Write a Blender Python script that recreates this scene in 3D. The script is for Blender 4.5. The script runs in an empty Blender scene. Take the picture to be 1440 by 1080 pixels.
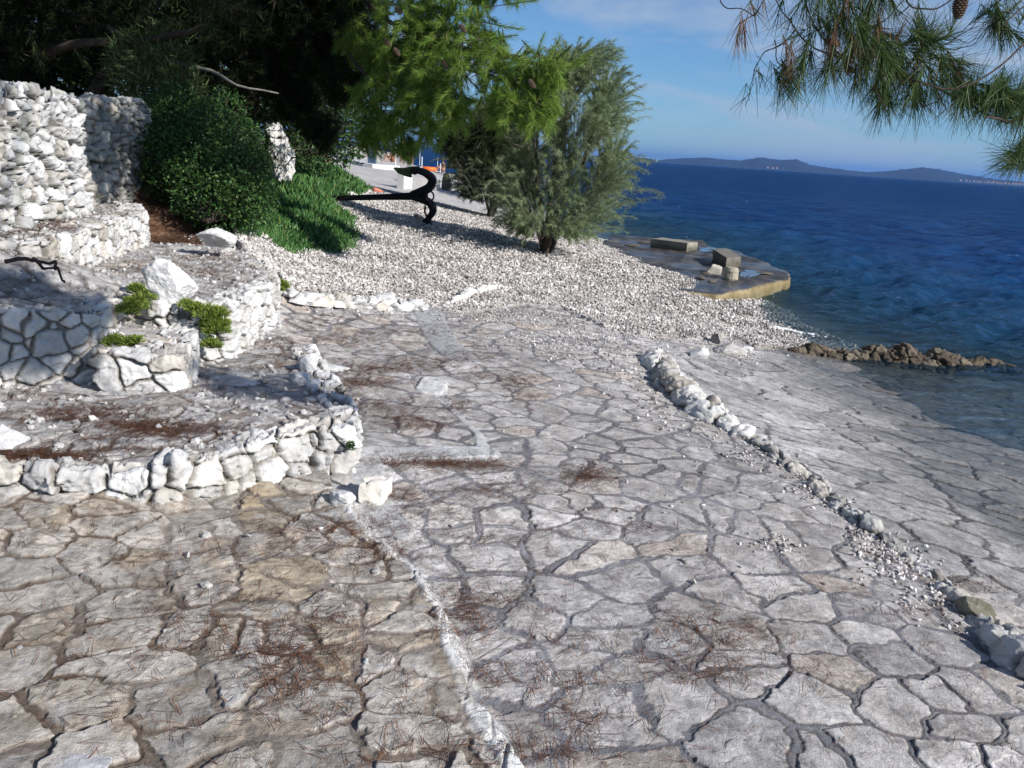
import bpy, math, random
import numpy as np
from mathutils import Matrix, Vector
rng = np.random.default_rng(7)
random.seed(7)
C = bpy.context.scene.collection
QUAL = 1.0

# ------------------------------------------------------------------ camera
F = 1120.0; H = 1.65
PIT = math.radians(16.2); ROL = math.radians(3.8)
fw = np.array([0, math.cos(PIT), -math.sin(PIT)])
u0 = np.array([0, math.sin(PIT), math.cos(PIT)]); r0 = np.array([1., 0, 0])
R_ = math.cos(ROL)*r0 + math.sin(ROL)*u0
U_ = -math.sin(ROL)*r0 + math.cos(ROL)*u0
EYE = np.array([0, 0, H])
def ray(px, py): return fw + (px-720)/F*R_ - (py-540)/F*U_
def P(px, py, z=0.):
    d = ray(px, py); return EYE + d*((z-H)/d[2])
def Q(px, py, dep): return EYE + ray(px, py)*dep
cam = bpy.data.cameras.new('camera'); co = bpy.data.objects.new('camera', cam); C.objects.link(co)
M = Matrix(((R_[0], U_[0], -fw[0], 0), (R_[1], U_[1], -fw[1], 0), (R_[2], U_[2], -fw[2], H), (0, 0, 0, 1)))
co.matrix_world = M
cam.sensor_width = 36; cam.lens = 36*F/1440; cam.clip_start = .05; cam.clip_end = 60000
bpy.context.scene.camera = co
SEA = -0.50

# ------------------------------------------------------------------ noise
def hsh(*a):
    h = np.zeros(np.shape(a[0]), np.uint32) + np.uint32(374761393)
    for k, v in enumerate(a):
        h ^= (np.asarray(v).astype(np.int64) & 0xffffffff).astype(np.uint32) * np.uint32([2246822519, 3266489917, 668265263, 2654435761, 1274126177][k])
        h = (h ^ (h >> np.uint32(15))) * np.uint32(2246822519)
        h = (h ^ (h >> np.uint32(13))) * np.uint32(3266489917)
    return (h ^ (h >> np.uint32(16))).astype(np.float32) / np.float32(4294967295.)
def vn2(x, y, s=0):
    i = np.floor(x); j = np.floor(y); a = x-i; b = y-j; a = a*a*(3-2*a); b = b*b*(3-2*b)
    return ((hsh(i, j, s)*(1-a)+hsh(i+1, j, s)*a)*(1-b) + (hsh(i, j+1, s)*(1-a)+hsh(i+1, j+1, s)*a)*b)*2-1
def vn3(x, y, z, s=0):
    i = np.floor(x); j = np.floor(y); k = np.floor(z); a = x-i; b = y-j; c = z-k
    a = a*a*(3-2*a); b = b*b*(3-2*b); c = c*c*(3-2*c); r = 0
    for dk in (0, 1):
        q = ((hsh(i, j, k+dk, s)*(1-a)+hsh(i+1, j, k+dk, s)*a)*(1-b) + (hsh(i, j+1, k+dk, s)*(1-a)+hsh(i+1, j+1, k+dk, s)*a)*b)
        r = r + q*(c if dk else 1-c)
    return r*2-1
def fb2(x, y, o=4, s=0, g=.5):
    r = 0; a = 1
    for k in range(o): r = r + a*vn2(x*2**k+k*17.3, y*2**k-k*9.1, s+k); a *= g
    return r
def fb3(x, y, z, o=4, s=0, g=.5):
    r = 0; a = 1
    for k in range(o): r = r + a*vn3(x*2**k+k*17.3, y*2**k-k*9.1, z*2**k+3.7*k, s+k); a *= g
    return r
def ss(a, b, x):
    t = np.clip((x-a)/(b-a), 0, 1); return t*t*(3-2*t)
def lerp(a, b, t): return a+(b-a)*t
def c3(r, g, b): return np.array([r, g, b], np.float32)
def mixc(a, b, t): return a + (b-a)*np.asarray(t)[..., None]

def voro2(x, y, seed, drop=.12, jit=.97):
    """irregular polygons: border distance (cells), random id, offset to site"""
    n = len(x); out = [np.empty(n, np.float32) for _ in range(5)]
    for s in range(0, n, 150000):
        X = x[s:s+150000].astype(np.float32); Y = y[s:s+150000].astype(np.float32)
        i = np.floor(X); j = np.floor(Y)
        sites = []
        for di in range(-2, 3):
            for dj in range(-2, 3):
                a = i+di; b = j+dj
                sx = a+.5+jit*(hsh(a, b, seed)-.5); sy = b+.5+jit*(hsh(a, b, seed+1)-.5)
                dead = hsh(a, b, seed+2) < drop
                sites.append((np.where(dead, 1e3, sx-X), np.where(dead, 1e3, sy-Y), hsh(a, b, seed+3)))
        best = np.full(len(X), 1e9, np.float32); bx = best.copy(); by = best.copy(); bid = best.copy()
        for sx, sy, h in sites:
            d = sx*sx+sy*sy; m = d < best
            best = np.where(m, d, best); bx = np.where(m, sx, bx); by = np.where(m, sy, by); bid = np.where(m, h, bid)
        bd = np.full(len(X), 9., np.float32)
        for sx, sy, h in sites:
            ex = sx-bx; ey = sy-by; l = np.sqrt(ex*ex+ey*ey)
            v = np.where((l > 1e-4) & (l < 100), ((sx+bx)*ex+(sy+by)*ey)*.5/np.maximum(l, 1e-4), 9.)
            bd = np.minimum(bd, v)
        for o, v in zip(out, (bd, bid, -bx, -by)): o[s:s+150000] = v
    return out[0], out[1], out[2], out[3]
def voro3(p, seed, jit=.8):
    n = len(p); bd_ = np.empty(n, np.float32); id_ = bd_.copy(); v_ = np.empty((n, 3), np.float32)
    for s in range(0, n, 100000):
        q = p[s:s+100000].astype(np.float32); g = np.floor(q); sites = []
        for a in (-1, 0, 1):
            for b in (-1, 0, 1):
                for c in (-1, 0, 1):
                    k = g+np.array([a, b, c], np.float32)
                    sx = np.stack([k[:, t]+.5+jit*(hsh(k[:, 0], k[:, 1], k[:, 2], seed+t)-.5) for t in range(3)], 1)-q
                    sites.append((sx, hsh(k[:, 0], k[:, 1], k[:, 2], seed+5)))
        best = np.full(len(q), 1e9, np.float32); bv = np.zeros((len(q), 3), np.float32); bi = best.copy()
        for sx, h in sites:
            d = (sx*sx).sum(1); m = d < best
            best = np.where(m, d, best); bv = np.where(m[:, None], sx, bv); bi = np.where(m, h, bi)
        bd = np.full(len(q), 9., np.float32)
        for sx, h in sites:
            e = sx-bv; l = np.sqrt((e*e).sum(1))
            bd = np.minimum(bd, np.where(l > 1e-4, ((sx+bv)*e).sum(1)*.5/np.maximum(l, 1e-4), 9.))
        bd_[s:s+100000] = bd; id_[s:s+100000] = bi; v_[s:s+100000] = -bv
    return bd_, id_, v_
def r1(i, k):  # further random numbers from an id
    return (np.sin(i*(7919.+131*k))*43758.5453) % 1.0

# ------------------------------------------------------------------ mesh helpers
def mk(name, v, f, mat, parent=None, col=None, smooth=False, attrs=None):
    """f: (n,k) int array or list of such arrays"""
    fl = f if isinstance(f, list) else [f]
    fl = [np.asarray(a, np.int32) for a in fl if len(a)]
    me = bpy.data.meshes.new(name); v = np.asarray(v, np.float32)
    nl = sum(a.size for a in fl); nf = sum(len(a) for a in fl)
    me.vertices.add(len(v)); me.vertices.foreach_set('co', v.ravel())
    me.loops.add(nl); me.polygons.add(nf)
    me.loops.foreach_set('vertex_index', np.concatenate([a.ravel() for a in fl]))
    tot = np.concatenate([np.full(len(a), a.shape[1], np.int32) for a in fl])
    st = np.concatenate([[0], np.cumsum(tot)[:-1]]).astype(np.int32)
    me.polygons.foreach_set('loop_start', st)
    me.polygons.foreach_set('use_smooth', np.full(nf, bool(smooth)))
    me.update(calc_edges=True)
    if col is not None:
        a = me.attributes.new('col', 'FLOAT_COLOR', 'POINT')
        c4 = np.ones((len(v), 4), np.float32); c4[:, :3] = col; a.data.foreach_set('color', c4.ravel())
    for k, w in (attrs or {}).items():
        a = me.attributes.new(k, 'FLOAT', 'POINT'); a.data.foreach_set('value', np.asarray(w, np.float32))
    if mat: me.materials.append(mat)
    o = bpy.data.objects.new(name, me); C.objects.link(o)
    if parent is not None: o.parent = parent
    return o
def tag(o, label=None, cat=None, group=None, kind=None):
    if label: o['label'] = label
    if cat: o['category'] = cat
    if group: o['group'] = group
    if kind: o['kind'] = kind
    return o
def thing(name, loc, label, cat, group=None):
    o = bpy.data.objects.new(name, None); C.objects.link(o); o.location = [float(a) for a in loc]
    o.empty_display_size = .1
    return tag(o, label, cat, group)
def child(name, v, f, mat, par, **k):
    o = mk(name, np.asarray(v)-np.array(par.location), f, mat, par, **k); return o
class G:  # geometry collector
    def __init__(s): s.v = []; s.f = {}; s.n = 0; s.c = []
    def add(s, v, f, c=None):
        v = np.asarray(v, np.float32); f = np.asarray(f, np.int32)
        s.f.setdefault(f.shape[1], []).append(f+s.n); s.v.append(v); s.n += len(v)
        if c is not None: s.c.append(np.broadcast_to(np.asarray(c, np.float32), (len(v), 3)))
    def V(s): return np.concatenate(s.v)
    def Fc(s): return [np.concatenate(a) for a in s.f.values()]
    def out(s, name, mat, parent=None, **k):
        v = s.V()
        if parent is not None: v = v-np.array(parent.location, np.float32)
        return mk(name, v, s.Fc(), mat, parent, col=np.concatenate(s.c) if s.c else None, **k)
def nrm(a): return a/np.maximum(np.linalg.norm(a, axis=-1, keepdims=True), 1e-9)
def ribbons(g, base, tip, w, bend=None, seg=2, taper=.75, wd=None):
    n = len(base); d = tip-base
    if wd is None: wd = nrm(np.cross(d, rng.normal(size=(n, 3))))
    w = np.broadcast_to(np.asarray(w, float), (n,))
    t = np.linspace(0, 1, seg+1)[None, :, None]
    p = base[:, None]+d[:, None]*t
    if bend is not None: p = p+bend[:, None]*(t*t)
    ww = (w[:, None, None]*(1-taper*t)*.5)*wd[:, None]
    v = np.stack([p-ww, p+ww], 2).reshape(-1, 3)
    k = np.arange(seg)[None]*2+np.arange(n)[:, None]*(seg+1)*2
    f = np.stack([k, k+1, k+3, k+2], -1).reshape(-1, 4)
    g.add(v, f)
def prisms(g, a, b, ra, rb, ns=3):
    n = len(a); d = nrm(b-a); u = nrm(np.cross(d, np.array([.31, .57, .76]))); w = np.cross(d, u)
    an = np.arange(ns)*2*math.pi/ns
    ring = u[:, None]*np.cos(an)[None, :, None]+w[:, None]*np.sin(an)[None, :, None]
    ra = np.broadcast_to(ra, (n,))[:, None, None]; rb = np.broadcast_to(rb, (n,))[:, None, None]
    v = np.concatenate([a[:, None]+ring*ra, b[:, None]+ring*rb], 1).reshape(-1, 3)
    k = np.arange(ns)[None]+np.arange(n)[:, None]*2*ns; k2 = (np.arange(ns)+1) % ns+np.arange(n)[:, None]*2*ns
    g.add(v, np.stack([k, k2, k2+ns, k+ns], -1).reshape(-1, 4))
def tube(g, pts, rad, ns=8, rough=0, caps=True, flat=1., c=None, updir=None):
    pts = np.asarray(pts, float); rad = np.broadcast_to(np.asarray(rad, float), (len(pts),))
    t = nrm(np.gradient(pts, axis=0)); up = np.array([0, 0, 1.]) if updir is None else np.array(updir, float)
    vs = []
    for i in range(len(pts)):
        u = np.cross(t[i], up)
        if np.linalg.norm(u) < .1: u = np.cross(t[i], np.array([0, 1., .2]))
        u /= np.linalg.norm(u); w = np.cross(u, t[i])
        for k in range(ns):
            a = 2*math.pi*k/ns; rr = rad[i]*(1+rough*(random.random()-.5))
            vs.append(pts[i]+rr*(u*math.cos(a)*flat+w*math.sin(a)))
    f = [[i*ns+k, i*ns+(k+1) % ns, (i+1)*ns+(k+1) % ns, (i+1)*ns+k] for i in range(len(pts)-1) for k in range(ns)]
    n0 = g.n; g.add(vs, f, c)
    if caps:
        g.f.setdefault(ns, []).append(np.array([[n0+k for k in range(ns)][::-1]], np.int32))
        e = n0+(len(pts)-1)*ns; g.f.setdefault(ns, []).append(np.array([[e+k for k in range(ns)]], np.int32))
def smooth_path(pts, n):
    pts = np.asarray(pts, float); d = np.r_[0, np.cumsum(np.linalg.norm(np.diff(pts, axis=0), axis=1))]
    s = np.linspace(0, d[-1], n); o = []
    m = np.gradient(pts, d, axis=0)
    for q in s:
        i = min(max(np.searchsorted(d, q)-1, 0), len(pts)-2); h = d[i+1]-d[i]; t = (q-d[i])/h
        o.append((2*t**3-3*t*t+1)*pts[i]+(t**3-2*t*t+t)*h*m[i]+(3*t*t-2*t**3)*pts[i+1]+(t**3-t*t)*h*m[i+1])
    return np.array(o)
def inpoly(x, y, poly):
    r = np.zeros(x.shape, bool); n = len(poly)
    for i in range(n):
        x1, y1 = poly[i][:2]; x2, y2 = poly[(i+1) % n][:2]
        if y1 == y2: continue
        r ^= ((y1 > y) != (y2 > y)) & (x < (x2-x1)*(y-y1)/(y2-y1)+x1)
    return r
def distline(x, y, pl):
    d = np.full(x.shape, 1e9); sd = np.zeros(x.shape)
    for (x1, y1), (x2, y2) in zip(pl[:-1], pl[1:]):
        vx, vy = x2-x1, y2-y1; t = np.clip(((x-x1)*vx+(y-y1)*vy)/(vx*vx+vy*vy), 0, 1)
        d = np.minimum(d, np.hypot(x-x1-t*vx, y-y1-t*vy))
    return d

# ------------------------------------------------------------------ materials
def nodes(name):
    m = bpy.data.materials.new(name); m.use_nodes = True; t = m.node_tree; t.nodes.clear()
    o = t.nodes.new('ShaderNodeOutputMaterial'); b = t.nodes.new('ShaderNodeBsdfPrincipled')
    t.links.new(b.outputs[0], o.inputs[0]); return m, t, b, o
def N(t, ty, **k):
    n = t.nodes.new(ty)
    for a, v in k.items(): setattr(n, a, v)
    return n
def noise(t, scale, detail=5, rough=.55, vec=None, dist=0):
    n = N(t, 'ShaderNodeTexNoise'); n.inputs['Scale'].default_value = scale; n.inputs['Detail'].default_value = detail
    n.inputs['Roughness'].default_value = rough; n.inputs['Distortion'].default_value = dist
    if vec is not None: t.links.new(vec, n.inputs['Vector'])
    return n.outputs[0]
def maprange(t, x, a, b, c, d):
    n = N(t, 'ShaderNodeMapRange'); t.links.new(x, n.inputs[0])
    for i, v in zip((1, 2, 3, 4), (a, b, c, d)): n.inputs[i].default_value = v
    return n.outputs[0]
def math_(t, op, a, b=None):
    n = N(t, 'ShaderNodeMath', operation=op)
    for i, v in enumerate((a, b)):
        if v is None: continue
        if isinstance(v, (int, float)): n.inputs[i].default_value = v
        else: t.links.new(v, n.inputs[i])
    return n.outputs[0]
def mixrgb(t, fac, a, b, bt='MIX'):
    n = N(t, 'ShaderNodeMix', data_type='RGBA', blend_type=bt)
    for s, v in ((0, fac), (6, a), (7, b)):
        if isinstance(v, (int, float)): n.inputs[s].default_value = v
        elif isinstance(v, tuple): n.inputs[s].default_value = (*v, 1)
        else: t.links.new(v, n.inputs[s])
    return n.outputs[2]
def geo_pos(t): return N(t, 'ShaderNodeNewGeometry').outputs['Position']
def stone_mat(name, sc=40, vary=.25, bump=.5, bd=.006, rough=.9, specks=True, wet=False):
    m, t, b, o = nodes(name); pos = geo_pos(t)
    a = N(t, 'ShaderNodeAttribute', attribute_name='col')
    n1 = noise(t, sc, 8, .65, pos); n2 = noise(t, sc*5, 6, .6, pos); n3 = noise(t, sc*.22, 4, .5, pos)
    f = math_(t, 'ADD', math_(t, 'ADD', math_(t, 'MULTIPLY', n1, .5), math_(t, 'MULTIPLY', n2, .3)), math_(t, 'MULTIPLY', n3, .35))
    f = maprange(t, f, .35, .8, 1-vary, 1+vary)
    c = mixrgb(t, 1., a.outputs[0], f, 'MULTIPLY')
    if specks:
        s = maprange(t, noise(t, sc*2.2, 3, .7, pos), .66, .74, 0, .55)
        c = mixrgb(t, s, c, (.07, .065, .06))
    t.links.new(c, b.inputs['Base Color'])
    bm = N(t, 'ShaderNodeBump'); bm.inputs['Strength'].default_value = bump; bm.inputs['Distance'].default_value = bd*1.3
    t.links.new(math_(t, 'ADD', n1, math_(t, 'MULTIPLY', n2, .6)), bm.inputs['Height']); t.links.new(bm.outputs[0], b.inputs['Normal'])
    b.inputs['Specular IOR Level'].default_value = .25
    if wet:
        w = N(t, 'ShaderNodeAttribute', attribute_name='wet').outputs['Fac']
        t.links.new(maprange(t, w, 0, 1, rough, .22), b.inputs['Roughness'])
        t.links.new(maprange(t, w, 0, 1, .2, .5), b.inputs['Specular IOR Level'])
    else: b.inputs['Roughness'].default_value = rough
    return m
def island_mat(name, stops, rough=.85, trans=0., noise_sc=None, spec=.25):
    m, t, b, o = nodes(name); g = N(t, 'ShaderNodeNewGeometry'); r = N(t, 'ShaderNodeValToRGB')
    e = r.color_ramp.elements
    while len(e) < len(stops): e.new(.5)
    for x, (p, c) in zip(e, stops): x.position = p; x.color = (*c, 1)
    t.links.new(g.outputs['Random Per Island'], r.inputs[0]); col = r.outputs[0]
    if noise_sc:
        n = maprange(t, noise(t, noise_sc, 3, .6, g.outputs['Position']), .3, .7, .65, 1.35)
        col = mixrgb(t, 1., col, n, 'MULTIPLY')
    t.links.new(col, b.inputs['Base Color']); b.inputs['Roughness'].default_value = rough
    b.inputs['Specular IOR Level'].default_value = spec
    if trans:
        tr = N(t, 'ShaderNodeBsdfTranslucent'); t.links.new(col, tr.inputs[0]); mx = N(t, 'ShaderNodeMixShader')
        mx.inputs[0].default_value = trans; t.links.new(b.outputs[0], mx.inputs[1]); t.links.new(tr.outputs[0], mx.inputs[2])
        t.links.new(mx.outputs[0], o.inputs[0])
    return m
def plain(name, col, rough=.7, sc=30, vary=.25, bump=.3, bd=.004, metal=0):
    m, t, b, o = nodes(name); pos = geo_pos(t); n1 = noise(t, sc, 7, .65, pos)
    f = maprange(t, n1, .3, .7, 1-vary, 1+vary)
    t.links.new(mixrgb(t, 1., tuple(col), f, 'MULTIPLY'), b.inputs['Base Color'])
    bm = N(t, 'ShaderNodeBump'); bm.inputs['Strength'].default_value = bump; bm.inputs['Distance'].default_value = bd
    t.links.new(n1, bm.inputs['Height']); t.links.new(bm.outputs[0], b.inputs['Normal'])
    b.inputs['Roughness'].default_value = rough; b.inputs['Metallic'].default_value = metal; b.inputs['Specular IOR Level'].default_value = .3
    return m
M_pave = stone_mat('paving_stone', 48, .55, 1., .007, wet=True)
M_wall = stone_mat('rubble_limestone', 30, .16, .6, .01, specks=False)
M_soil = stone_mat('needle_soil', 60, .4, .8, .01)
M_peb = island_mat('pebble', [(0, (.13, .12, .11)), (.25, (.33, .305, .285)), (.65, (.50, .47, .445)), (1, (.72, .69, .665))], noise_sc=2.2)
M_litter = island_mat('fallen_needles', [(0, (.035, .02, .015)), (.5, (.09, .042, .027)), (.85, (.20, .085, .042)), (1, (.34, .17, .08))], trans=.1)
M_pine = island_mat('pine_needles', [(0, (.08, .16, .025)), (.5, (.19, .32, .05)), (.93, (.31, .45, .09)), (1, (.30, .22, .10))], trans=.4, rough=.6)
M_pineshade = island_mat('shaded_pine_needles', [(0, (.008, .016, .006)), (.6, (.02, .036, .01)), (1, (.04, .055, .016))], trans=.15, rough=.8)  # shaded copy of the needles, crown shade put into the green
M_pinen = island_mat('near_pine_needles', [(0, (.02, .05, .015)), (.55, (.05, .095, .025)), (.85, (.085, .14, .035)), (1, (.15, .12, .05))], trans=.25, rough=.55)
M_dead = island_mat('dead_needles', [(0, (.09, .05, .03)), (.6, (.19, .11, .065)), (1, (.27, .19, .11))], trans=.2)
M_bark = plain('bark', (.06, .047, .038), .95, 25, .45, .9, .02)
M_barkg = plain('grey_bark', (.21, .195, .18), .95, 25, .4, .9, .02)
M_tam = island_mat('tamarisk_foliage', [(0, (.15, .20, .10)), (.6, (.26, .33, .17)), (1, (.38, .44, .26))], trans=.3)
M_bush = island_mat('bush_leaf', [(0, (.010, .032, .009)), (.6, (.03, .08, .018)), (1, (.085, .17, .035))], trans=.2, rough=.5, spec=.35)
M_grass = island_mat('iceplant_leaf', [(0, (.035, .10, .028)), (.6, (.075, .185, .05)), (.95, (.13, .25, .07)), (1, (.22, .2, .05))], trans=.15, rough=.5, spec=.3)
M_olean = island_mat('long_leaf', [(0, (.04, .08, .025)), (.6, (.09, .14, .05)), (1, (.19, .22, .10))], trans=.25, rough=.5)
M_samph = island_mat('samphire_leaf', [(0, (.10, .16, .03)), (.6, (.20, .27, .05)), (1, (.32, .36, .08))], trans=.2, rough=.55)
M_iron = plain('black_iron', (.012, .011, .012), .6, 40, .5, .5, .01)
M_moss = plain('mossy_iron', (.05, .07, .025), .9, 30, .5, .5, .01)
M_cone = plain('cone_scale', (.12, .085, .06), .9, 90, .3)

# ------------------------------------------------------------------ terrain
ctrl = [(1000,1100,0),(500,1100,0),(0,1100,0.02),(-500,1100,.05),(1440,1100,-.10),(1700,1100,-.16),(720,800,0),(720,650,.02),(900,900,-.02),
 (1000,750,-.05),(1150,900,-.07),(1440,950,-.16),(520,700,.08),(520,640,.10),(600,640,.07),(640,560,.06),(480,520,.17),(400,440,.26),(500,430,.2),(600,430,.12),
 (700,500,.04),(800,600,-.02),(900,480,-.12),(800,430,-.04),(1000,590,-.15),(930,510,-.14),(930,386,-.20),(880,362,-.25),(965,393,-.245),(1100,650,-.17),(1250,760,-.20),(1440,900,-.22),
 (1030,480,-.28),(1080,490,-.36),(1150,500,-.47),(1440,655,-.50),(1300,570,-.505),(1200,525,-.50),(1440,760,-.36),(1200,620,-.34),(1100,540,-.34),(1440,560,-.62),(1300,520,-.60),
 (1600,640,-.62),(1600,800,-.45),(1900,700,-.75),(1600,500,-1.3),(1300,480,-1.1),(1150,455,-.75),(1110,480,-.52),(1085,465,-.50),(1040,440,-.46),(1440,430,-2.2),(1200,380,-1.6),(1100,420,-.95),
 (990,400,-.33),(900,372,-.20),(880,350,-.42),(850,335,-.55),(960,325,-2.2),(900,318,-2.2),(1000,320,-3.),(1060,340,-2.4),(830,300,-1.6),(765,356,0),(830,400,-.1),(700,400,.06),(700,340,.12),(690,310,.1),(640,290,.1),(690,280,-.4),(760,270,-1.3),(720,260,-1.1),
 (450,400,.23),(560,330,.22),(600,316,.22),(500,352,.24),(400,352,.42),(335,352,.66),(300,335,.78),(250,345,.72),(390,385,.40),(240,310,.88),(200,330,.82),(150,300,.92),(330,300,.88),(420,280,.62),(500,285,.40),(400,240,.95),(500,252,.50),(560,262,.40),
 (470,226,.75),(560,238,.50),(620,246,.42),(640,262,.20),(660,240,-.6),(640,226,-1.2),(560,228,.42),(540,222,.45),
 (0,500,.3),(0,400,.6),(-300,400,.7),(-300,700,.2),(0,300,.9),(-400,300,1.0),(200,260,1.0),(100,240,1.15)]
cp = np.array([[*P(a, b, z)[:2], z] for a, b, z in ctrl] + [[60, 30, -4], [30, 12, -2.5], [60, 60, -5], [15, 60, -4], [-40, 60, 2.0], [-12, 45, 1.3], [-30, 20, 2.0], [0, 0, 0], [-3, -3, .1], [3, -3, -.3], [8, 0, -.8], [-8, 3, .9], [-20, 5, 1.5], [6, 60, -3], [20, -5, -1.8]])
SC = 12.
def tps(r2): return np.where(r2 > 1e-12, .5*r2*np.log(np.maximum(r2, 1e-12)), 0)
X0 = cp[:, :2]/SC; n_ = len(cp)
K = tps(((X0[:, None]-X0[None])**2).sum(-1))+np.eye(n_)*2e-4
A_ = np.zeros((n_+3, n_+3)); A_[:n_, :n_] = K; A_[:n_, n_] = 1; A_[:n_, n_+1:] = X0; A_[n_, :n_] = 1; A_[n_+1:, :n_] = X0.T
W_ = np.linalg.solve(A_, np.r_[cp[:, 2], 0, 0, 0])
def base(x, y):
    x = np.asarray(x, float)/SC; y = np.asarray(y, float)/SC
    if x.size < 3000 and x.ndim < 2:
        r2 = (x[..., None]-X0[:, 0])**2+(y[..., None]-X0[:, 1])**2
        return np.clip(W_[n_]+W_[n_+1]*x+W_[n_+2]*y+tps(r2)@W_[:n_], -5, 2.2)
    r = W_[n_]+W_[n_+1]*x+W_[n_+2]*y
    for k in range(n_): r = r+W_[k]*tps((x-X0[k, 0])**2+(y-X0[k, 1])**2)
    return np.clip(r, -5, 2.2)
def base_i(x, y):   # fast version on arrays
    return base(x, y)
def T(px, py):
    z = 0.
    for _ in range(25):
        p = P(px, py, z); z = .5*z+.5*min(float(base(p[0], p[1])), 1.5)
    return P(px, py, z)
def TL(l): return [tuple(T(a, b)[:2]) for a, b in l]
def plane(pts):
    q = np.array([P(*p) for p in pts]); A = np.c_[q[:, :2], np.ones(len(q))]
    s = np.linalg.lstsq(A, q[:, 2], rcond=None)[0]
    o = []
    for a in pts:
        d = ray(a[0], a[1]); t = (s[2]-H)/(d[2]-s[0]*d[0]-s[1]*d[1]); t = t if t > 0 else (a[2]-H)/d[2]; o.append(tuple((EYE+d*t)[:2]))
    return o, s
plats = []
def plat(nm, pts):
    poly, s = plane(pts); plats.append((nm, poly, s)); return poly, s
plat('C', [(478,700,.14),(520,752,.11),(578,800,.08),(622,855,.07),(640,910,.07),(668,980,.06),(700,1030,.06),(760,1110,.06),(900,1500,.06),(-900,1500,.12),(-900,600,.25),(0,560,.225),(400,560,.20)])
plat('D', [(-500,660,.33),(0,655,.33),(140,657,.33),(230,655,.33),(330,635,.33),(430,611,.33),(498,602,.33),(497,575,.32),(470,545,.32),(455,520,.31),(436,490,.31),(405,462,.31),(385,445,.31),(0,440,.31),(-600,500,.33)])
plat('F', [(136,497,.52),(256,497,.52),(285,450,.53),(240,415,.54),(140,425,.54)])
plat('T', [(-500,440,.74),(136,440,.74),(170,416,.74),(215,425,.70),(322,428,.585),(388,395,.57),(372,368,.58),(335,350,.64),(200,340,.75),(-400,310,.80)])
plat('G', [(-500,356,.94),(68,341,.94),(203,300,.94),(185,288,.94),(130,276,.94),(-500,285,.94)])
def topz(x, y, skipdetail=False):
    z = base(x, y); zone = np.zeros(np.shape(x), int)
    for k, (nm, poly, s) in enumerate(plats):
        m = inpoly(x, y, poly); z = np.where(m, s[0]*x+s[1]*y+s[2], z); zone = np.where(m, k+2, zone)
    return z, zone

beach_edge = TL([(330,346),(360,368),(392,388),(400,412),(430,424),(600,432),(650,440),(740,428),(790,434),(850,462),(900,474),(960,478),(1030,474),(1062,489),(1100,492),(1140,495),(1300,512),(1440,540)])
beach_poly = beach_edge+[(60, 6), (60, 60), (-40, 60), (-40, 22)]+TL([(280,306)])
rock_line = TL([(920,505),(945,545),(1000,590),(1060,620),(1110,655),(1160,695),(1215,740),(1270,780),(1330,830),(1390,885),(1440,935),(1600,1080)])
C_edge = [tuple(P(a, b, .07)[:2]) for a, b in [(478,703),(520,752),(578,800),(622,855),(640,910),(668,980),(700,1030),(760,1110),(830,1250)]]
B_poly = rock_line+[(12, 0), (40, 3), (40, 20)]+TL([(1440,540),(1140,495),(1062,489),(1000,488)])

# fan shaped grid (denser near the viewer) ---------------------------------
rows = [1.1]
while rows[-1] < 62:
    d = rows[-1]; rows.append(d+max(d/620, d*d/2300)/QUAL)
rows = np.array(rows); NC = int(1150*QUAL); tt = np.r_[np.linspace(-2.6, -1.03, 110), np.linspace(-1.02, 1.12, NC), np.linspace(1.14, 2.6, 90)]; NC = len(tt)
gy = np.repeat(rows, NC); gx = np.tile(tt, len(rows))*gy
gx = gx.astype(np.float64)
print('grid', len(rows), NC)
def warp2(x, y, s, a, f): return x+a*fb2(x*f, y*f, 3, s), y+a*fb2(x*f+9, y*f-4, 3, s+9)
# base heights evaluated on a coarse grid and interpolated
cs = 5
ri = np.unique(np.r_[np.arange(0, len(rows), cs), len(rows)-1]); ci = np.unique(np.r_[np.arange(0, NC, cs), NC-1])
cg = base((tt[ci][None]*rows[ri][:, None]).ravel(), np.repeat(rows[ri], len(ci))).reshape(len(ri), len(ci))
tmp = np.array([np.interp(np.arange(NC), ci, r) for r in cg])
gz = np.array([np.interp(np.arange(len(rows)), ri, tmp[:, c]) for c in range(NC)]).T.ravel()
zone = np.zeros(gx.shape, int)
inb = inpoly(gx, gy, beach_poly); zone[inb] = 1
for k, (nm, poly, s) in enumerate(plats):
    wx, wy = gx+.012*vn2(gx*14, gy*14, 3), gy+.012*vn2(gx*14, gy*14, 5)
    m = inpoly(wx, wy, poly)
    if nm == 'C': m &= ~inb
    else: m &= (distline(gx, gy, poly+poly[:1]) > .045) if nm != 'T' else (distline(gx, gy, poly[:7]) > .045)
    gz = np.where(m, s[0]*gx+s[1]*gy+s[2], gz); zone[m] = k+2
gm_ = zone == 2; dD = distline(gx[gm_], gy[gm_], [q[:2] for q in plats[1][1][:6]]); gz[gm_] += .075*ss(.9, .05, dD)*ss(-1.2, -1.75, gx[gm_])
# rubble ramp rising from the paving to the bench
gm_ = zone == 5; dG = distline(gx[gm_], gy[gm_], [q[:2] for q in plats[4][1][:3]]); gz[gm_] += .19*ss(.60, .03, dG)*ss(5.4, 4.5, gy[gm_])
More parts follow.
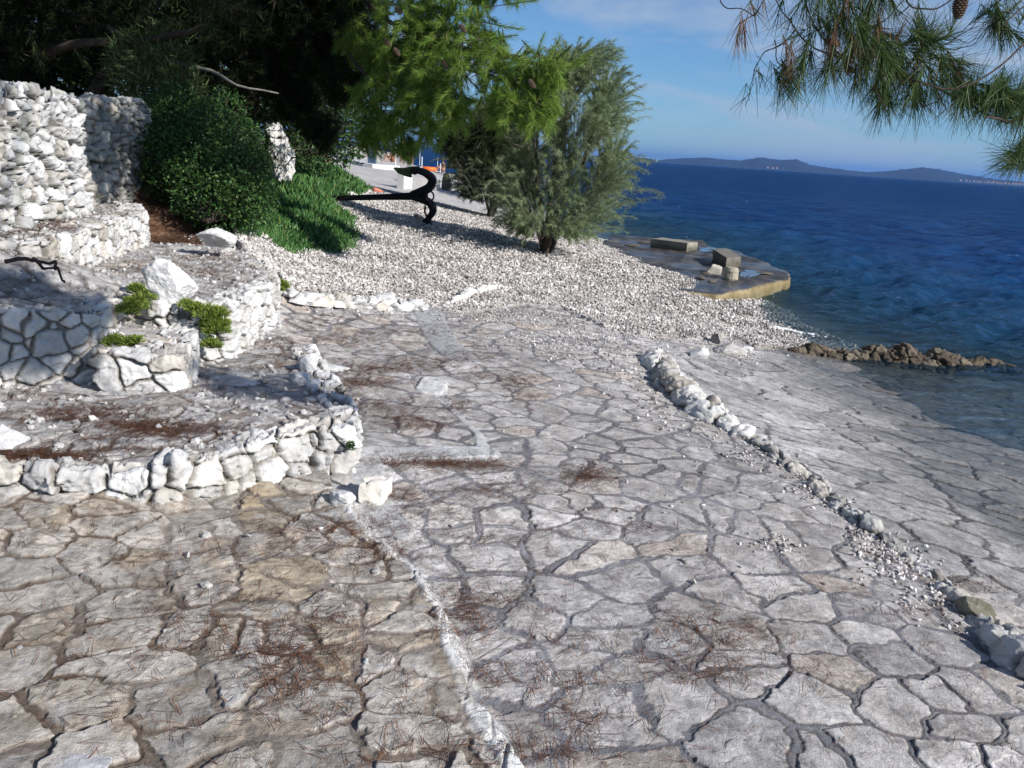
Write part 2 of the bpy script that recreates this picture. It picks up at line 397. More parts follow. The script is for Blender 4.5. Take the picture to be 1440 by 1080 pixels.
# soil area behind the platforms
soil_poly = [tuple(P(a, b, .75)[:2]) for a, b in [(200,362),(335,350),(350,345),(300,300)]]+[(-3.5, 12), (-30, 22), (-30, 3)]+[tuple(P(-400, 300, .9)[:2])]
soil = (inpoly(gx, gy, soil_poly) & (zone < 2)); zone[soil] = 8
tp_ = plats[3]; dT = distline(gx[soil], gy[soil], tp_[1]); s_ = tp_[2]; zt = np.clip(s_[0]*gx[soil]+s_[1]*gy[soil]+s_[2]-.01, .6, .8)
gz[soil] = lerp(zt, np.maximum(gz[soil], zt), ss(0, 1.6, dT))
inB = inpoly(gx, gy, B_poly) & (zone == 0); zone[inB] = 7
col = np.zeros((len(gx), 3), np.float32); wet = np.zeros(len(gx), np.float32); dz = np.zeros(len(gx))

def flags(mask, size, seed, jw, amp, kind, ang=0., ax=1., drop=.15, warp=.05):
    x = gx[mask]; y = gy[mask]
    ca, sa = math.cos(ang), math.sin(ang); X = (x*ca+y*sa)/ax; Y = -x*sa+y*ca
    X, Y = warp2(X, Y, seed+20, warp, 2.2); X, Y = warp2(X, Y, seed+40, .016, 13); X, Y = warp2(X, Y, seed+60, .004, 45)
    bd, sid, vx, vy = voro2(X/size, Y/size, seed, drop)
    e = bd*size; w = jw*(1+.7*fb2(x*3, y*3, 2, seed+1))
    w = np.maximum(w, .003)
    s = ss(w, w+.005, e+.0035*vn2(x*55, y*55, 2)+.004*vn2(x*21, y*21, 3))
    a1 = r1(sid, 1); a2 = r1(sid, 2); a3 = r1(sid, 3); a4 = r1(sid, 4)
    fine = fb2(x*11, y*11, 5, seed+3, .55); ridg = 1-np.abs(fb2(x*5*(1+.4*a1), y*14, 4, seed+7))
    flake = np.floor((fb2(x*4+a1*9, y*5+a2*9, 4, seed+12)+1)*4)/4   # broken laminations
    top = amp*(a1-.5)*1.1+amp*.9*((a2-.5)*vx+(a3-.5)*vy)*2+amp*.22*fine+amp*.30*flake
    Xc, Yc = warp2(X, Y, seed+80, .03, 9); _b2, s2, vx2, vy2 = voro2(Xc/(size*.36)+3.3, Yc/(size*.27)+1.7, seed+7, .3)
    brk = ss(.25, .6, a4) if kind in 'AB' else .35+.65*ss(.1, .5, a4)      # how broken up a slab is
    top = top+amp*brk*(.55*(r1(s2, 1)-.5)+.7*((r1(s2, 2)-.5)*vx2+(r1(s2, 3)-.5)*vy2))
    rim = ss(w, w+.02, e)*amp*.12
    gap = .7*np.exp(-((e-w)/.004)**2)*ss(.05, .5, vn2(x*2.5+5, y*2.5, seed+9)+.15)   # dark cracks beside stones
    mort = -amp*.30+amp*.30*fb2(x*25, y*25, 3, seed+4)
    hgt = mort*(1-s)+(top+rim)*s-gap*amp*.9
    big = fb2(x*.9, y*.9, 3, seed+30)
    if kind == 'A':
        st = mixc(c3(.42, .41, .395), c3(.57, .55, .52), a3); st = mixc(st, c3(.47, .385, .30), ss(.82, 1, a4)*.6)
        st = mixc(st, c3(.44, .405, .36), ss(0, 1, fb2(x*6, y*6, 4, 77)*.5+.3)*.6)
        mo = mixc(c3(.20, .20, .212), c3(.285, .285, .295), ss(-.6, .8, fb2(x*4, y*4, 3, 5)))
    elif kind == 'C':
        st = mixc(c3(.41, .39, .35), c3(.57, .53, .465), a3); st = mixc(st, c3(.42, .35, .235), ss(.6, .95, a4+.15*big)*.75)
        st = mixc(st, c3(.35, .26, .15), ss(.1, .9, fb2(x*9, y*9, 4, 71))*.45)
        mo = mixc(c3(.19, .15, .115), c3(.31, .275, .235), ss(-.7, .6, fb2(x*5, y*5, 4, 6)))
    elif kind == 'B':
        st = mixc(c3(.40, .40, .39), c3(.54, .53, .51), a3); st = mixc(st, c3(.44, .37, .29), ss(.86, 1, a4)*.6)
        mo = mixc(c3(.15, .15, .15), c3(.25, .25, .25), ss(-.5, .8, fb2(x*4, y*4, 3, 5)))
    else:
        st = mixc(c3(.38, .375, .365), c3(.54, .53, .51), a3); st = mixc(st, c3(.42, .34, .25), ss(.8, 1, a4)*.5)
        mo = mixc(c3(.20, .18, .16), c3(.34, .32, .30), ss(-.7, .6, fb2(x*5, y*5, 4, 6)))
    st = st*(1+brk*.26*(r1(s2, 4)-.5))[:, None]*(.88+.26*a1)[:, None]
    st = st*(1+.24*fb2(x*17, y*17, 5, 50, .62)[:, None])
    st = mixc(st, c3(.66, .65, .63), ss(.42, .95, fine)*.45)
    st = mixc(st, c3(.15, .14, .13), ss(.55, 1.1, fb2(x*22, y*22, 4, 60))*.5)
    c = mixc(mo, st, s); c = mixc(c, c3(.06, .045, .035), gap*.8)
    c *= (.86+.10*big)[:, None]*c3(1., .985, 1.0)
    col[mask] = c; dz[mask] = hgt
m0 = zone == 0
flags(m0, .185, 11, .0095, .0055, 'A', .5, 1.3, drop=.28, warp=.025)
flags(zone == 7, .24, 31, .007, .0075, 'B', -.25, 1.7, drop=.25, warp=.04)
flags(zone == 2, .125, 51, .008, .009, 'C', .35, 1.25, drop=.38, warp=.03)
for k, sd in ((3, 71), (4, 91), (5, 111), (6, 131)): flags(zone == k, .14, sd, .006, .012, 'D', .1, 1.5, warp=.04)
# smooth concrete strips set in the pavement
def strip(pl, w, h, colr=(.43, .43, .435), sd=1):
    q = TL(pl); d = distline(gx, gy, q)+.012*vn2(gx*9, gy*9, sd); s = (1-ss(w*.5, w*.5+.012, d))*(zone == 0)
    dz[:] = lerp(dz, h+.0022*fb2(gx*30, gy*30, 3, 4), s)
    col[:] = mixc(col, c3(*colr)*(1+.09*fb2(gx*8, gy*8, 4, 8))[:, None], s*.95)
strip([(505,638),(560,641),(684,638)], .14, .018, (.48,.48,.485))
strip([(684,640),(672,612),(640,580),(606,548)], .05, .010, (.48,.48,.48), 2)
strip([(600,436),(608,455),(622,480),(650,505)], .26, .012, (.37,.375,.385), 3)
strip([(603,550),(612,538)], .17, .018, (.58,.58,.575), 4)
strip([(545,742),(500,690),(505,655)], .22, .012, (.42,.42,.42), 5)
# pale stone lip of the front terrace
d = distline(gx, gy, C_edge); s = (1-ss(.035, .06, d+.03*vn2(gx*7, gy*7, 8)))*np.isin(zone, (0, 2))*ss(-.85, -.3, fb2(gx*2.4, gy*2.4, 2, 3))
vb, vi, _, _ = voro2(gx/.085, gy/.085, 301, 0.) if False else (None, None, None, None)
near = s > 0
bdn, idn, vxn, vyn = voro2(gx[near]/.10, gy[near]/.21, 301, 0.)
dz[near] += s[near]*(.004+.012*r1(idn, 2))*ss(-.02, .1, bdn)
col[near] = mixc(col[near], c3(.76, .75, .73)*(.8+.3*r1(idn, 1))[:, None], s[near]*(.7+.3*ss(.0, .08, bdn)))
# beach
mb = zone == 1
x = gx[mb]; y = gy[mb]
bump = fb2(x*.7, y*.7, 4, 200)*.035+fb2(x*24, y*24, 3, 210)*.008
dz[mb] = bump
cb = mixc(c3(.38, .355, .33), c3(.56, .54, .52), ss(-1, 1, fb2(x*30, y*30, 3, 220)))
cb = mixc(cb, c3(.33, .285, .225), ss(-.05, -.32, gz[mb])*.7)
far = ss(17, 24, y); cb = mixc(cb, c3(.42, .405, .39)*(1+.10*fb2(x*2, y*2, 3, 9))[:, None], far)
dz[mb] *= (1-far*.85); cb = mixc(cb, c3(.15, .17, .12), ss(SEA-.05, SEA-.5, gz[mb]))
col[mb] = cb
ms = zone == 8
x = gx[ms]; y = gy[ms]
col[ms] = mixc(c3(.10, .055, .035), c3(.24, .14, .085), ss(-1, 1, fb2(x*7, y*7, 5, 230))); dz[ms] = fb2(x*2, y*2, 4, 231)*.05
# wetness near the sea
zz = gz+dz*1.5
wv = ss(SEA+.21, SEA+.04, zz+.06*fb2(gx*1.3, gy*1.3, 3, 240))*(np.isin(zone, (0, 1, 7)))
wv = np.maximum(wv, .55*ss(SEA+.36, SEA+.12, zz+.10*fb2(gx*2.3, gy*2.3, 3, 250))*(zone == 7))
wet[:] = wv; col *= (1-.58*wv)[:, None]; col = mixc(col, col*c3(1.06, .98, .84), wv*.6)
gz = gz+dz
V = np.stack([gx, gy, gz], 1).astype(np.float32)
nr = len(rows); idx = (np.arange(nr-1)[:, None]*NC+np.arange(NC-1)[None]).ravel()
FQ = np.stack([idx, idx+1, idx+NC+1, idx+NC], 1); fz = zone[idx]
for nm, zs, mt in (('pavement', (0, 7), M_pave), ('terrace_paving', (2, 3, 4, 5, 6), M_pave), ('beach', (1,), M_pave), ('ground', (8,), M_soil)):
    f = FQ[np.isin(fz, zs)]; u = np.unique(f); mp = np.full(len(V), -1, np.int32); mp[u] = np.arange(len(u))
    o = mk(nm, V[u], mp[f], mt, col=col[u], attrs={'wet': wet[u]}, smooth=True); tag(o, kind='structure')
# coarse land sheet under and around everything
ax_ = np.linspace(-60, 60, 161); ay_ = np.linspace(-25, 66, 121); XX, YY = np.meshgrid(ax_, ay_)
ZZ = base(XX.ravel(), YY.ravel())-.18
ZZ = ZZ-np.where((XX.ravel() < 6) & (np.abs(YY.ravel()-18) < 18), .25, 0)
i = (np.arange(120)[:, None]*161+np.arange(160)[None]).ravel()
o = mk('land', np.stack([XX.ravel(), YY.ravel(), ZZ], 1), np.stack([i, i+1, i+162, i+161], 1), M_pave, col=np.full((len(ZZ), 3), .3)*c3(1, .95, .88), attrs={'wet': np.zeros(len(ZZ))}, smooth=True)
tag(o, kind='structure')
def surf(px, py):  # point on the built surface (platform aware) seen at a pixel
    for nm, poly, s in reversed(plats):
        d = ray(px, py); den = d[2]-s[0]*d[0]-s[1]*d[1]; t = (s[2]-H)/den
        if t > 0:
            p = EYE+d*t
            if inpoly(np.array([p[0]]), np.array([p[1]]), poly)[0] and not (nm == 'C' and inpoly(np.array([p[0]]), np.array([p[1]]), beach_poly)[0]): return p
    return T(px, py)
def surfv(px, py):  # the same for arrays of pixels
    px = np.asarray(px, float); py = np.asarray(py, float)
    D = fw+((px-720)/F)[:, None]*R_-((py-540)/F)[:, None]*U_
    z = np.zeros(len(px)); D[:, 2] = np.minimum(D[:, 2], -.01)
    for _ in range(25): p = EYE+D*((z-H)/D[:, 2])[:, None]; z = .5*z+.5*np.minimum(base(p[:, 0], p[:, 1]), 1.5)
    out = EYE+D*((z-H)/D[:, 2])[:, None]; done = np.zeros(len(px), bool)
    for nm, poly, s in reversed(plats):
        den = D[:, 2]-s[0]*D[:, 0]-s[1]*D[:, 1]; t = (s[2]-H)/den; p = EYE+D*t[:, None]
        m = (t > 0) & inpoly(p[:, 0], p[:, 1], poly) & ~done
        if nm == 'C': m &= ~inpoly(p[:, 0], p[:, 1], beach_poly)
        out[m] = p[m]; done |= m
    return out
def gridz(x, y):
    j = np.clip(np.searchsorted(rows, y), 1, nr-1); t = np.asarray(x)/np.asarray(y)
    i = np.clip(np.searchsorted(tt, t)-1, 0, NC-2)
    a = (y-rows[j-1])/(rows[j]-rows[j-1]); k = (j-1)*NC+i
    return lerp(gz[k], gz[k+NC], a), zone[k]
#@@PART2
def proj(p):
    q = np.asarray(p)-EYE; z = q@fw; return 720+F*(q@R_)/z, 540-F*(q@U_)/z
# ------------------------------------------------------------------ rubble masonry
WHITE = (c3(.45, .445, .435), c3(.68, .675, .665), c3(.22, .20, .175))
SHADEW = (c3(.27, .275, .26), c3(.50, .49, .46), c3(.13, .12, .10))  # darker palette puts the shade on the set-back wall into its stones
def stonecol(bd, sid, n, pal, joint=.10, p=None):
    c = mixc(pal[0], pal[1], r1(sid, 1)); c = mixc(c, c*c3(.95, .89, .81), ss(.7, 1, r1(sid, 2)))
    c = c*(1+.12*n[:, None]); k = ss(joint*.2, joint*.55, bd)
    c = mixc(np.broadcast_to(pal[2], c.shape), c, k)
    if p is not None:
        st = ss(.25, .9, fb3(p[:, 0]*5, p[:, 1]*5, p[:, 2]*3.2, 4, 400)); c = mixc(c, c*c3(.62, .60, .52), st*.6)
    return c
def relief(p, nv, cell, amp, seed, zs=1.15, joint=.14, pal=WHITE, fine=1., facet=1.):
    q = p+.10*cell*np.stack([vn3(p[:, 0]*18+k, p[:, 1]*18, p[:, 2]*18, seed+k)+vn3(p[:, 0]*5+k, p[:, 1]*5, p[:, 2]*5, seed+k+3) for k in range(3)], 1)
    bd, sid, v = voro3(q/cell*np.array([1, 1, zs]), seed)
    rd = np.stack([r1(sid, k)-.5 for k in (3, 4, 5)], 1)
    n1 = fb3(p[:, 0]*16, p[:, 1]*16, p[:, 2]*16, 4, seed+9)
    n2 = 1-np.abs(fb3(p[:, 0]*9, p[:, 1]*9, p[:, 2]*9, 3, seed+19))
    b2, s2, v2 = voro3(q/cell*2.1+7.3, seed+50, .9); rd2 = np.stack([r1(s2, k)-.5 for k in (3, 4, 5)], 1)
    b3, s3, v3 = voro3(q/cell*6+3.1, seed+70, .9); rd3 = np.stack([r1(s3, k)-.5 for k in (3, 4, 5)], 1)
    d = amp*(ss(.015, joint*.62, bd)*1.15-1.0)+amp*facet*1.5*(rd*v).sum(1)+amp*.55*(r1(sid, 6)-.5)+amp*fine*(.22*n1+.12*n2)+amp*fine*(1.15*(rd2*v2).sum(1)+.55*(rd3*v3).sum(1))
    return p+nv*d[:, None], stonecol(bd, sid, n1, pal, joint, p)
def gridmesh(Pg):
    a, b = Pg.shape[:2]; i = (np.arange(a-1)[:, None]*b+np.arange(b-1)[None]).ravel()
    return np.stack([i, i+b, i+b+1, i+1], 1)
def masonry(name, path, zb, thick, cell, amp, seed, pal=WHITE, res=.008, batter=.0, out=.02, topn=.02, joint=.14, label='', facet=1., cat='stone wall', zs=1.15):
    """path: list of world xyz (top edge, walked left to right), zb: bottom height(s)"""
    out = out-.012; path = np.array(path, float); zb = np.broadcast_to(np.asarray(zb, float), (len(path),))
    L = np.r_[0, np.cumsum(np.linalg.norm(np.diff(path[:, :2], axis=0), axis=1))]
    s = np.linspace(0, L[-1], max(int(L[-1]/res), 8))
    X = np.stack([np.interp(s, L, path[:, k]) for k in range(3)], 1); B = np.interp(s, L, zb)
    k = max(int(.05/res), 1); ker = np.ones(2*k+1)/(2*k+1)
    def sm(a): return np.convolve(np.pad(a, k, mode='edge'), ker, 'valid')
    X[:, 0] = sm(X[:, 0]); X[:, 1] = sm(X[:, 1]); X[:, 2] = sm(X[:, 2])+topn*vn2(s*5, s*0+seed, seed)
    t = nrm(np.stack([sm(np.gradient(X[:, 0])), sm(np.gradient(X[:, 1]))], 1)); n = np.stack([t[:, 1], -t[:, 0]], 1)
    h = (X[:, 2]-B).max(); nh = max(int(h/res), 6); nt = max(int(thick/res), 4)
    prof = [(out, q, 1) for q in np.linspace(0, 1, nh)]+[(out-(thick+out)*q, 1, 2) for q in np.linspace(0, 1, nt)[1:]]+[(-thick, q, 3) for q in np.linspace(1, 0, max(nh//3, 4))[1:]]
    cols = [(0, sc) for sc in (0, .3, .6, .85)]+[(i, 1) for i in range(len(s))]+[(len(s)-1, sc) for sc in (.85, .6, .3, 0)]
    I = np.array([c[0] for c in cols]); SCL = np.array([c[1] for c in cols])[:, None]
    O = np.array([p[0] for p in prof])[None]; Q_ = np.array([p[1] for p in prof])[None]
    mid = (out-thick)/2; off = mid+(O-mid)*SCL-batter*Q_*(O > mid)
    Z = B[I][:, None]+(X[I, 2]-B[I])[:, None]*Q_
    XY = X[I][:, None, :2]+n[I][:, None]*off[..., None]
    Pg = np.concatenate([XY, Z[..., None]], 2)
    du = np.gradient(Pg, axis=0); dv = np.gradient(Pg, axis=1); nv = nrm(np.cross(du, dv))
    p = Pg.reshape(-1, 3); nv = nv.reshape(-1, 3)
    p2, c = relief(p, nv, cell, amp, seed, pal=pal, joint=joint, facet=facet, zs=zs)
    o = mk(name, p2, gridmesh(Pg), M_wall, col=c, smooth=True)
    return tag(o, label, cat)
def rubble_row(name, path, w, h, seed, cell=.12, amp=.03, pal=WHITE, res=.012, label='', cat='kerb', zs=1.1, smoothn=None, group=None):
    path = np.array(path, float); n = max(int(np.linalg.norm(np.diff(path, axis=0), axis=1).sum()/res), 8)
    L = np.r_[0, np.cumsum(np.linalg.norm(np.diff(path[:, :2], axis=0), axis=1))]; s = np.linspace(0, L[-1], n)
    X = np.stack([np.interp(s, L, path[:, k]) for k in range(3)], 1)
    W = np.interp(s, L, np.broadcast_to(w, (len(path),)))*(1+.3*vn2(s*4, s*0, seed)); Hh = np.interp(s, L, np.broadcast_to(h, (len(path),)))*(1+.35*vn2(s*5, s*0+4, seed+2))
    e = np.minimum(s, L[-1]-s); cap = np.sqrt(np.clip(e/.06, 0, 1)); W = W*cap; Hh = Hh*cap
    t = nrm(np.gradient(X[:, :2], axis=0)); nn = np.stack([t[:, 1], -t[:, 0]], 1)
    na = max(int((W.max()/2+Hh.max())*2.2/res), 8); an = np.linspace(-.15, math.pi+.15, na)
    cx = np.cos(an); sy = np.sign(np.sin(an))*np.abs(np.sin(an))**.7
    XY = X[:, None, :2]+nn[:, None]*(cx[None, :, None]*W[:, None, None]/2)
    Z = X[:, 2][:, None]+sy[None]*Hh[:, None]
    Pg = np.concatenate([XY, Z[..., None]], 2); nv = nrm(np.cross(np.gradient(Pg, axis=0), np.gradient(Pg, axis=1))).reshape(-1, 3)
    p = Pg.reshape(-1, 3); nv = np.nan_to_num(nv); p2, c = relief(p, nv, cell, amp, seed, pal=pal, zs=zs)
    o = mk(name, p2, gridmesh(Pg), M_wall, col=c, smooth=True); return tag(o, label, cat, group)
ICO = {}
def ico(n):
    if n not in ICO:
        import bmesh
        b = bmesh.new(); bmesh.ops.create_icosphere(b, subdivisions=n, radius=1); b.verts.ensure_lookup_table()
        ICO[n] = (np.array([v.co[:] for v in b.verts]), np.array([[v.index for v in f.verts] for f in b.faces])); b.free()
    return ICO[n]
def rockshape(seed, sub=5, npl=14, rough=.05, flat=.35):
    r = np.random.default_rng(seed); v, f = ico(sub); pl = nrm(r.normal(size=(npl, 3))); d = r.uniform(.62, 1., npl)
    dots = v@pl.T; t = np.where(dots > .05, d[None]/np.maximum(dots, .05), 9); rad = -np.log(np.exp(-34*np.minimum(t, 1.5)).sum(1)+np.exp(-34*1.25))/34
    p = v*rad[:, None]
    n1 = fb3(p[:, 0]*2.5, p[:, 1]*2.5, p[:, 2]*2.5, 5, seed); n2 = 1-np.abs(fb3(p[:, 0]*4, p[:, 1]*4, p[:, 2]*4, 4, seed+5))
    b2, s2, v2 = voro3(p*3.2+seed, seed+50, .9); rd2 = np.stack([r1(s2, k)-.5 for k in (3, 4, 5)], 1)
    p = p*(1+rough*n1+rough*.35*n2+rough*.3*fb3(p[:, 0]*9, p[:, 1]*9, p[:, 2]*9, 4, seed+8))[:, None]; return p, f, n1
def boulder(name, pos, size, seed, label, cat='boulder', pal=(c3(.44, .435, .43), c3(.64, .635, .63)), rot=0, sub=6, group=None, sink=.25, rough=.05, npl=20):
    p, f, n1 = rockshape(seed, sub, npl, rough); p = p*np.array(size)/2
    a = rot; p = np.c_[p[:, 0]*math.cos(a)-p[:, 1]*math.sin(a), p[:, 0]*math.sin(a)+p[:, 1]*math.cos(a), p[:, 2]]
    c = mixc(pal[0], pal[1], np.clip(n1*.5+.5, 0, 1))
    o = mk(name, p+np.array([0, 0, size[2]*(.5-sink)]), f, M_wall, col=c, smooth=True); o.location = [float(q) for q in pos]
    return tag(o, label, cat, group)
def PL(l): return [P(*a) for a in l]
def low(path, d=.06): return [float(base(p[0], p[1]))-d for p in path]

def PLp(i, l, up=.004):
    s = plats[i][2]; o = []
    for a in l:
        d = ray(a[0], a[1]); t = (s[2]-H)/(d[2]-s[0]*d[0]-s[1]*d[1]); p = EYE+d*t; p[2] += up; o.append(p)
    return o
pD = PLp(1, [(-300,666,.335),(0,663,.335),(75,660,.335),(140,660,.335),(230,657,.335),(330,635,.335),(390,620,.335),(430,611,.335),(502,603,.335),(499,575,.33),(474,545,.33),(458,520,.32),(438,490,.32)])
masonry('terrace_wall', pD, low(pD), .13, .135, .034, 501, label='low white limestone terrace edge with a square corner in the left foreground', batter=.005, out=.025, topn=.02, joint=.12)
pE = PLp(3, [(-300,442,.75),(134,438,.75),(176,414,.75),(215,424,.72),(250,426,.69)])
masonry('terrace_wall', pE, .25, .14, .135, .026, 521, label='half shaded wall of rounded grey stones at the left edge of the picture', topn=.01, joint=.11, out=.03, facet=1.,
        pal=(c3(.52, .51, .49), c3(.72, .71, .69), c3(.26, .235, .20)))
pF = PLp(2, [(128,499,.53),(256,498,.53),(288,452,.54),(268,425,.54)])
masonry('stone_step', pF, .25, .16, .17, .028, 541, label='low white stone step right of the shaded wall of rounded stones', out=.025, joint=.12, cat='stone step')
pT = PLp(3, [(272,428,.615),(322,428,.595),(390,394,.58),(372,366,.59)])
masonry('terrace_wall', pT, [a-.05 for a in low(pT)], .15, .12, .032, 561, label='white stone terrace corner beside the yellow green samphire and the gravel', out=.02, joint=.12)
pG = PLp(4, [(-300,357,1.06),(64,342,1.06),(205,300,1.06),(192,286,1.06)])
masonry('stone_bench', pG, .50, .22, .12, .026, 581, label='long white stone bench ledge built at the foot of the tall rubble wall', out=.02, topn=.012, joint=.11, cat='stone bench')
a = P(0, 331, .94); b = P(131, 297, .94)
pW = [np.r_[(a-(b-a)*k)[:2], z] for k, z in ((1.6, 1.80), (1.2, 1.82), (.5, 1.81), (0, 1.81), (-.25, 1.82), (-.40, 1.88), (-.55, 1.83), (-.8, 1.82), (-1, 1.76))]
masonry('rubble_wall', pW, .86, .5, .15, .050, 601, label='tall sunlit grey white dry stone wall at the far left with jagged top', batter=.07, out=.03, topn=.05, joint=.16, res=.012, cat='rubble wall',
        pal=(c3(.40, .405, .40), c3(.64, .64, .635), c3(.15, .14, .125)), facet=1.6, zs=1.5)
a = P(88, 303, .88); b = P(217, 286, .88)
pW2 = [np.r_[a[:2]-(b-a)[:2]*.4, 1.83], np.r_[a[:2], 1.86], np.r_[(a+(b-a)*.5)[:2], 1.86], np.r_[(a+(b-a)*.9)[:2], 1.90], np.r_[b[:2], 1.80]]
masonry('rubble_wall', pW2, .75, .4, .13, .045, 621, label='shaded dark grey rubble wall set back behind the end of the sunlit one', out=.03, topn=.05, joint=.16, res=.014, pal=SHADEW, cat='rubble wall', facet=1.3, zs=1.4)

# kerbs, ridges
rl = np.array([[*q, 0] for q in rock_line]); rl[:, 2] = [float(base(a, b))-.02 for a, b, _ in rl]
rubble_row('rock_kerb', rl[:4], [.24, .30, .24, .18], [.13, .13, .10, .07], 701, cell=.26, amp=.04, label='upper end of the kerb, made of big white boulders set in a line', pal=(c3(.38, .37, .35), c3(.70, .69, .67), c3(.24, .22, .19)), cat='rock kerb')
rubble_row('rock_kerb', rl[3:], [.17, .14, .13, .15, .12, .14, .16, .19, .17], [.07, .055, .045, .06, .045, .055, .07, .11, .08], 711, cell=.15, amp=.028, label='lower end of the kerb, small half sunken stones running to the right edge', pal=(c3(.27, .265, .25), c3(.55, .54, .52), c3(.17, .155, .14)), cat='rock kerb')
rr = [T(*q) for q in [(1052,488),(1080,492),(1110,495),(1145,497),(1200,505),(1255,512),(1300,519),(1345,526),(1395,532),(1440,545)]]
rr = [np.r_[q[:2], SEA-.05] for q in rr]
rubble_row('rock_ridge', rr, [.10, .16, .22, .34, .34, .40, .36, .34, .26, .2], [.10, .08, .11, .15, .14, .17, .15, .14, .10, .06], 721, cell=.16, amp=.045, res=.014, label='ridge of brown seaweedy rocks between the paving and the open sea', cat='rock ridge',
    pal=(c3(.07, .056, .042), c3(.19, .155, .115), c3(.035, .03, .025)))
kb = [T(*q) for q in [(398,418),(430,426),(470,428),(520,432),(560,433),(603,437)]]
rubble_row('beach_kerb', [q+np.array([0, 0, .01]) for q in kb], [.26, .24, .26, .24, .22, .14], [.10, .09, .08, .08, .07, .04], 731, cell=.18, amp=.035, label='pale concrete kerb with bedded white stones along the near edge of the gravel', cat='kerb', pal=(c3(.50, .50, .49), c3(.72, .71, .70), c3(.44, .44, .44)))
kb = [T(*q) for q in [(632,428),(655,416),(680,409),(706,404)]]
rubble_row('mortar_ridge', [q for q in kb], [.05, .14, .12, .05], [.03, .07, .06, .03], 741, cell=.12, amp=.02, label='short white mortar streak lying half buried in the gravel', cat='mortar', pal=(c3(.66, .65, .64), c3(.78, .77, .76), c3(.6, .6, .6)))

S = surf
def bl(name, px, py, size, seed, label, **k):
    p = S(px, py); return boulder(name, p, size, seed, label, **k)
bl('boulder', 243, 422, (.29, .24, .25), 12, 'large pointed grey white boulder standing on the upper terrace between samphire tufts', rot=.4, sink=.1, rough=.07, pal=(c3(.5, .5, .5), c3(.78, .77, .76)))
bl('boulder', 304, 346, (.27, .24, .17), 31, 'white tilted boulder on the brown needle covered soil', rot=.3, sink=.1, npl=9)
bl('stone', 318, 354, (.16, .12, .07), 32, 'small grey stone tucked under the tilted white boulder', rot=-.3, pal=(c3(.35, .34, .33), c3(.5, .49, .47)), cat='stone')
bl('boulder', 4, 630, (.22, .16, .11), 41, 'rough white boulder cut off by the left edge of the picture', rot=.5, sink=.15)
bl('boulder', 433, 522, (.15, .11, .15), 51, 'upright white stone at the far end of the low terrace edge', rot=1.2, sink=.2, rough=.08)
bl('boulder', 423, 538, (.14, .13, .09), 52, 'lumpy white stone leaning beside the upright one on the low terrace', rot=.2, sink=.3, rough=.08)
bl('stone', 470, 520, (.18, .12, .05), 53, 'flat pale stone lying on the needle strewn paving near the upright stone', rot=.2, cat='stone')

bl('stone', 482, 706, (.12, .10, .085), 62, 'rough white stone left of the squarish cream block', rot=.4, cat='stone', rough=.08)
bl('stone', 478, 678, (.16, .10, .06), 63, 'grey flat stone wedged in the hollow of the terrace corner', rot=-.2, cat='stone', pal=(c3(.3, .29, .27), c3(.42, .4, .38)))
bl('boulder', 984, 502, (.26, .22, .13), 71, 'smooth rounded white boulder behind the head of the rock kerb', rot=.1, sink=.2, rough=.02, npl=20)
bl('boulder', 1022, 496, (.36, .30, .14), 72, 'low grey boulder half covered by gravel near the water', rot=.6, pal=(c3(.30, .29, .27), c3(.52, .5, .48)))
bl('boulder', 1008, 482, (.20, .16, .16), 73, 'dark pointed rock at the top of the gravel heap by the water', rot=1.2, pal=(c3(.18, .17, .15), c3(.36, .34, .31)))
bl('stone', 1050, 493, (.20, .13, .08), 74, 'flat white stone at the foot of the gravel heap by the water', cat='stone')
bl('boulder', 1402, 912, (.17, .13, .10), 75, 'pale angular stone leaning on the kerb at the right edge', rot=.7, pal=(c3(.42, .41, .38), c3(.62, .6, .57)), sink=.1)
bl('boulder', 1370, 868, (.20, .14, .11), 76, 'dark mossy stone in the kerb gap near the right edge', rot=-.6, pal=(c3(.12, .12, .08), c3(.25, .24, .18)), sink=.3)
bl('stone', 118, 1082, (.16, .10, .035), 77, 'white topped stone cut off by the bottom edge of the picture', cat='stone', rot=.1)
for k, (x, y, w, h) in enumerate([(432,423,.19,.15),(455,430,.12,.09),(484,424,.16,.13),(505,420,.1,.07),(541,428,.20,.17),(560,424,.13,.08),(585,428,.17,.10),(578,423,.10,.06)]):
    bl('kerb_stone', x, y+3, (w, w*.7, h), 80+k, ['angular white kerb stone, leftmost by the green tuft', 'small grey kerb stone right of the leftmost one', 'blocky pale kerb stone before the gravel', 'small low kerb stone left of the tall pointed one',
        'tall pointed white kerb stone before the gravel', 'small rounded kerb stone right of the tall pointed one', 'triangular white kerb stone at the right end of the row', 'small stone bedded behind the triangular kerb stone'][k], cat='stone', sub=4, sink=.2, group='stones of the beach kerb')

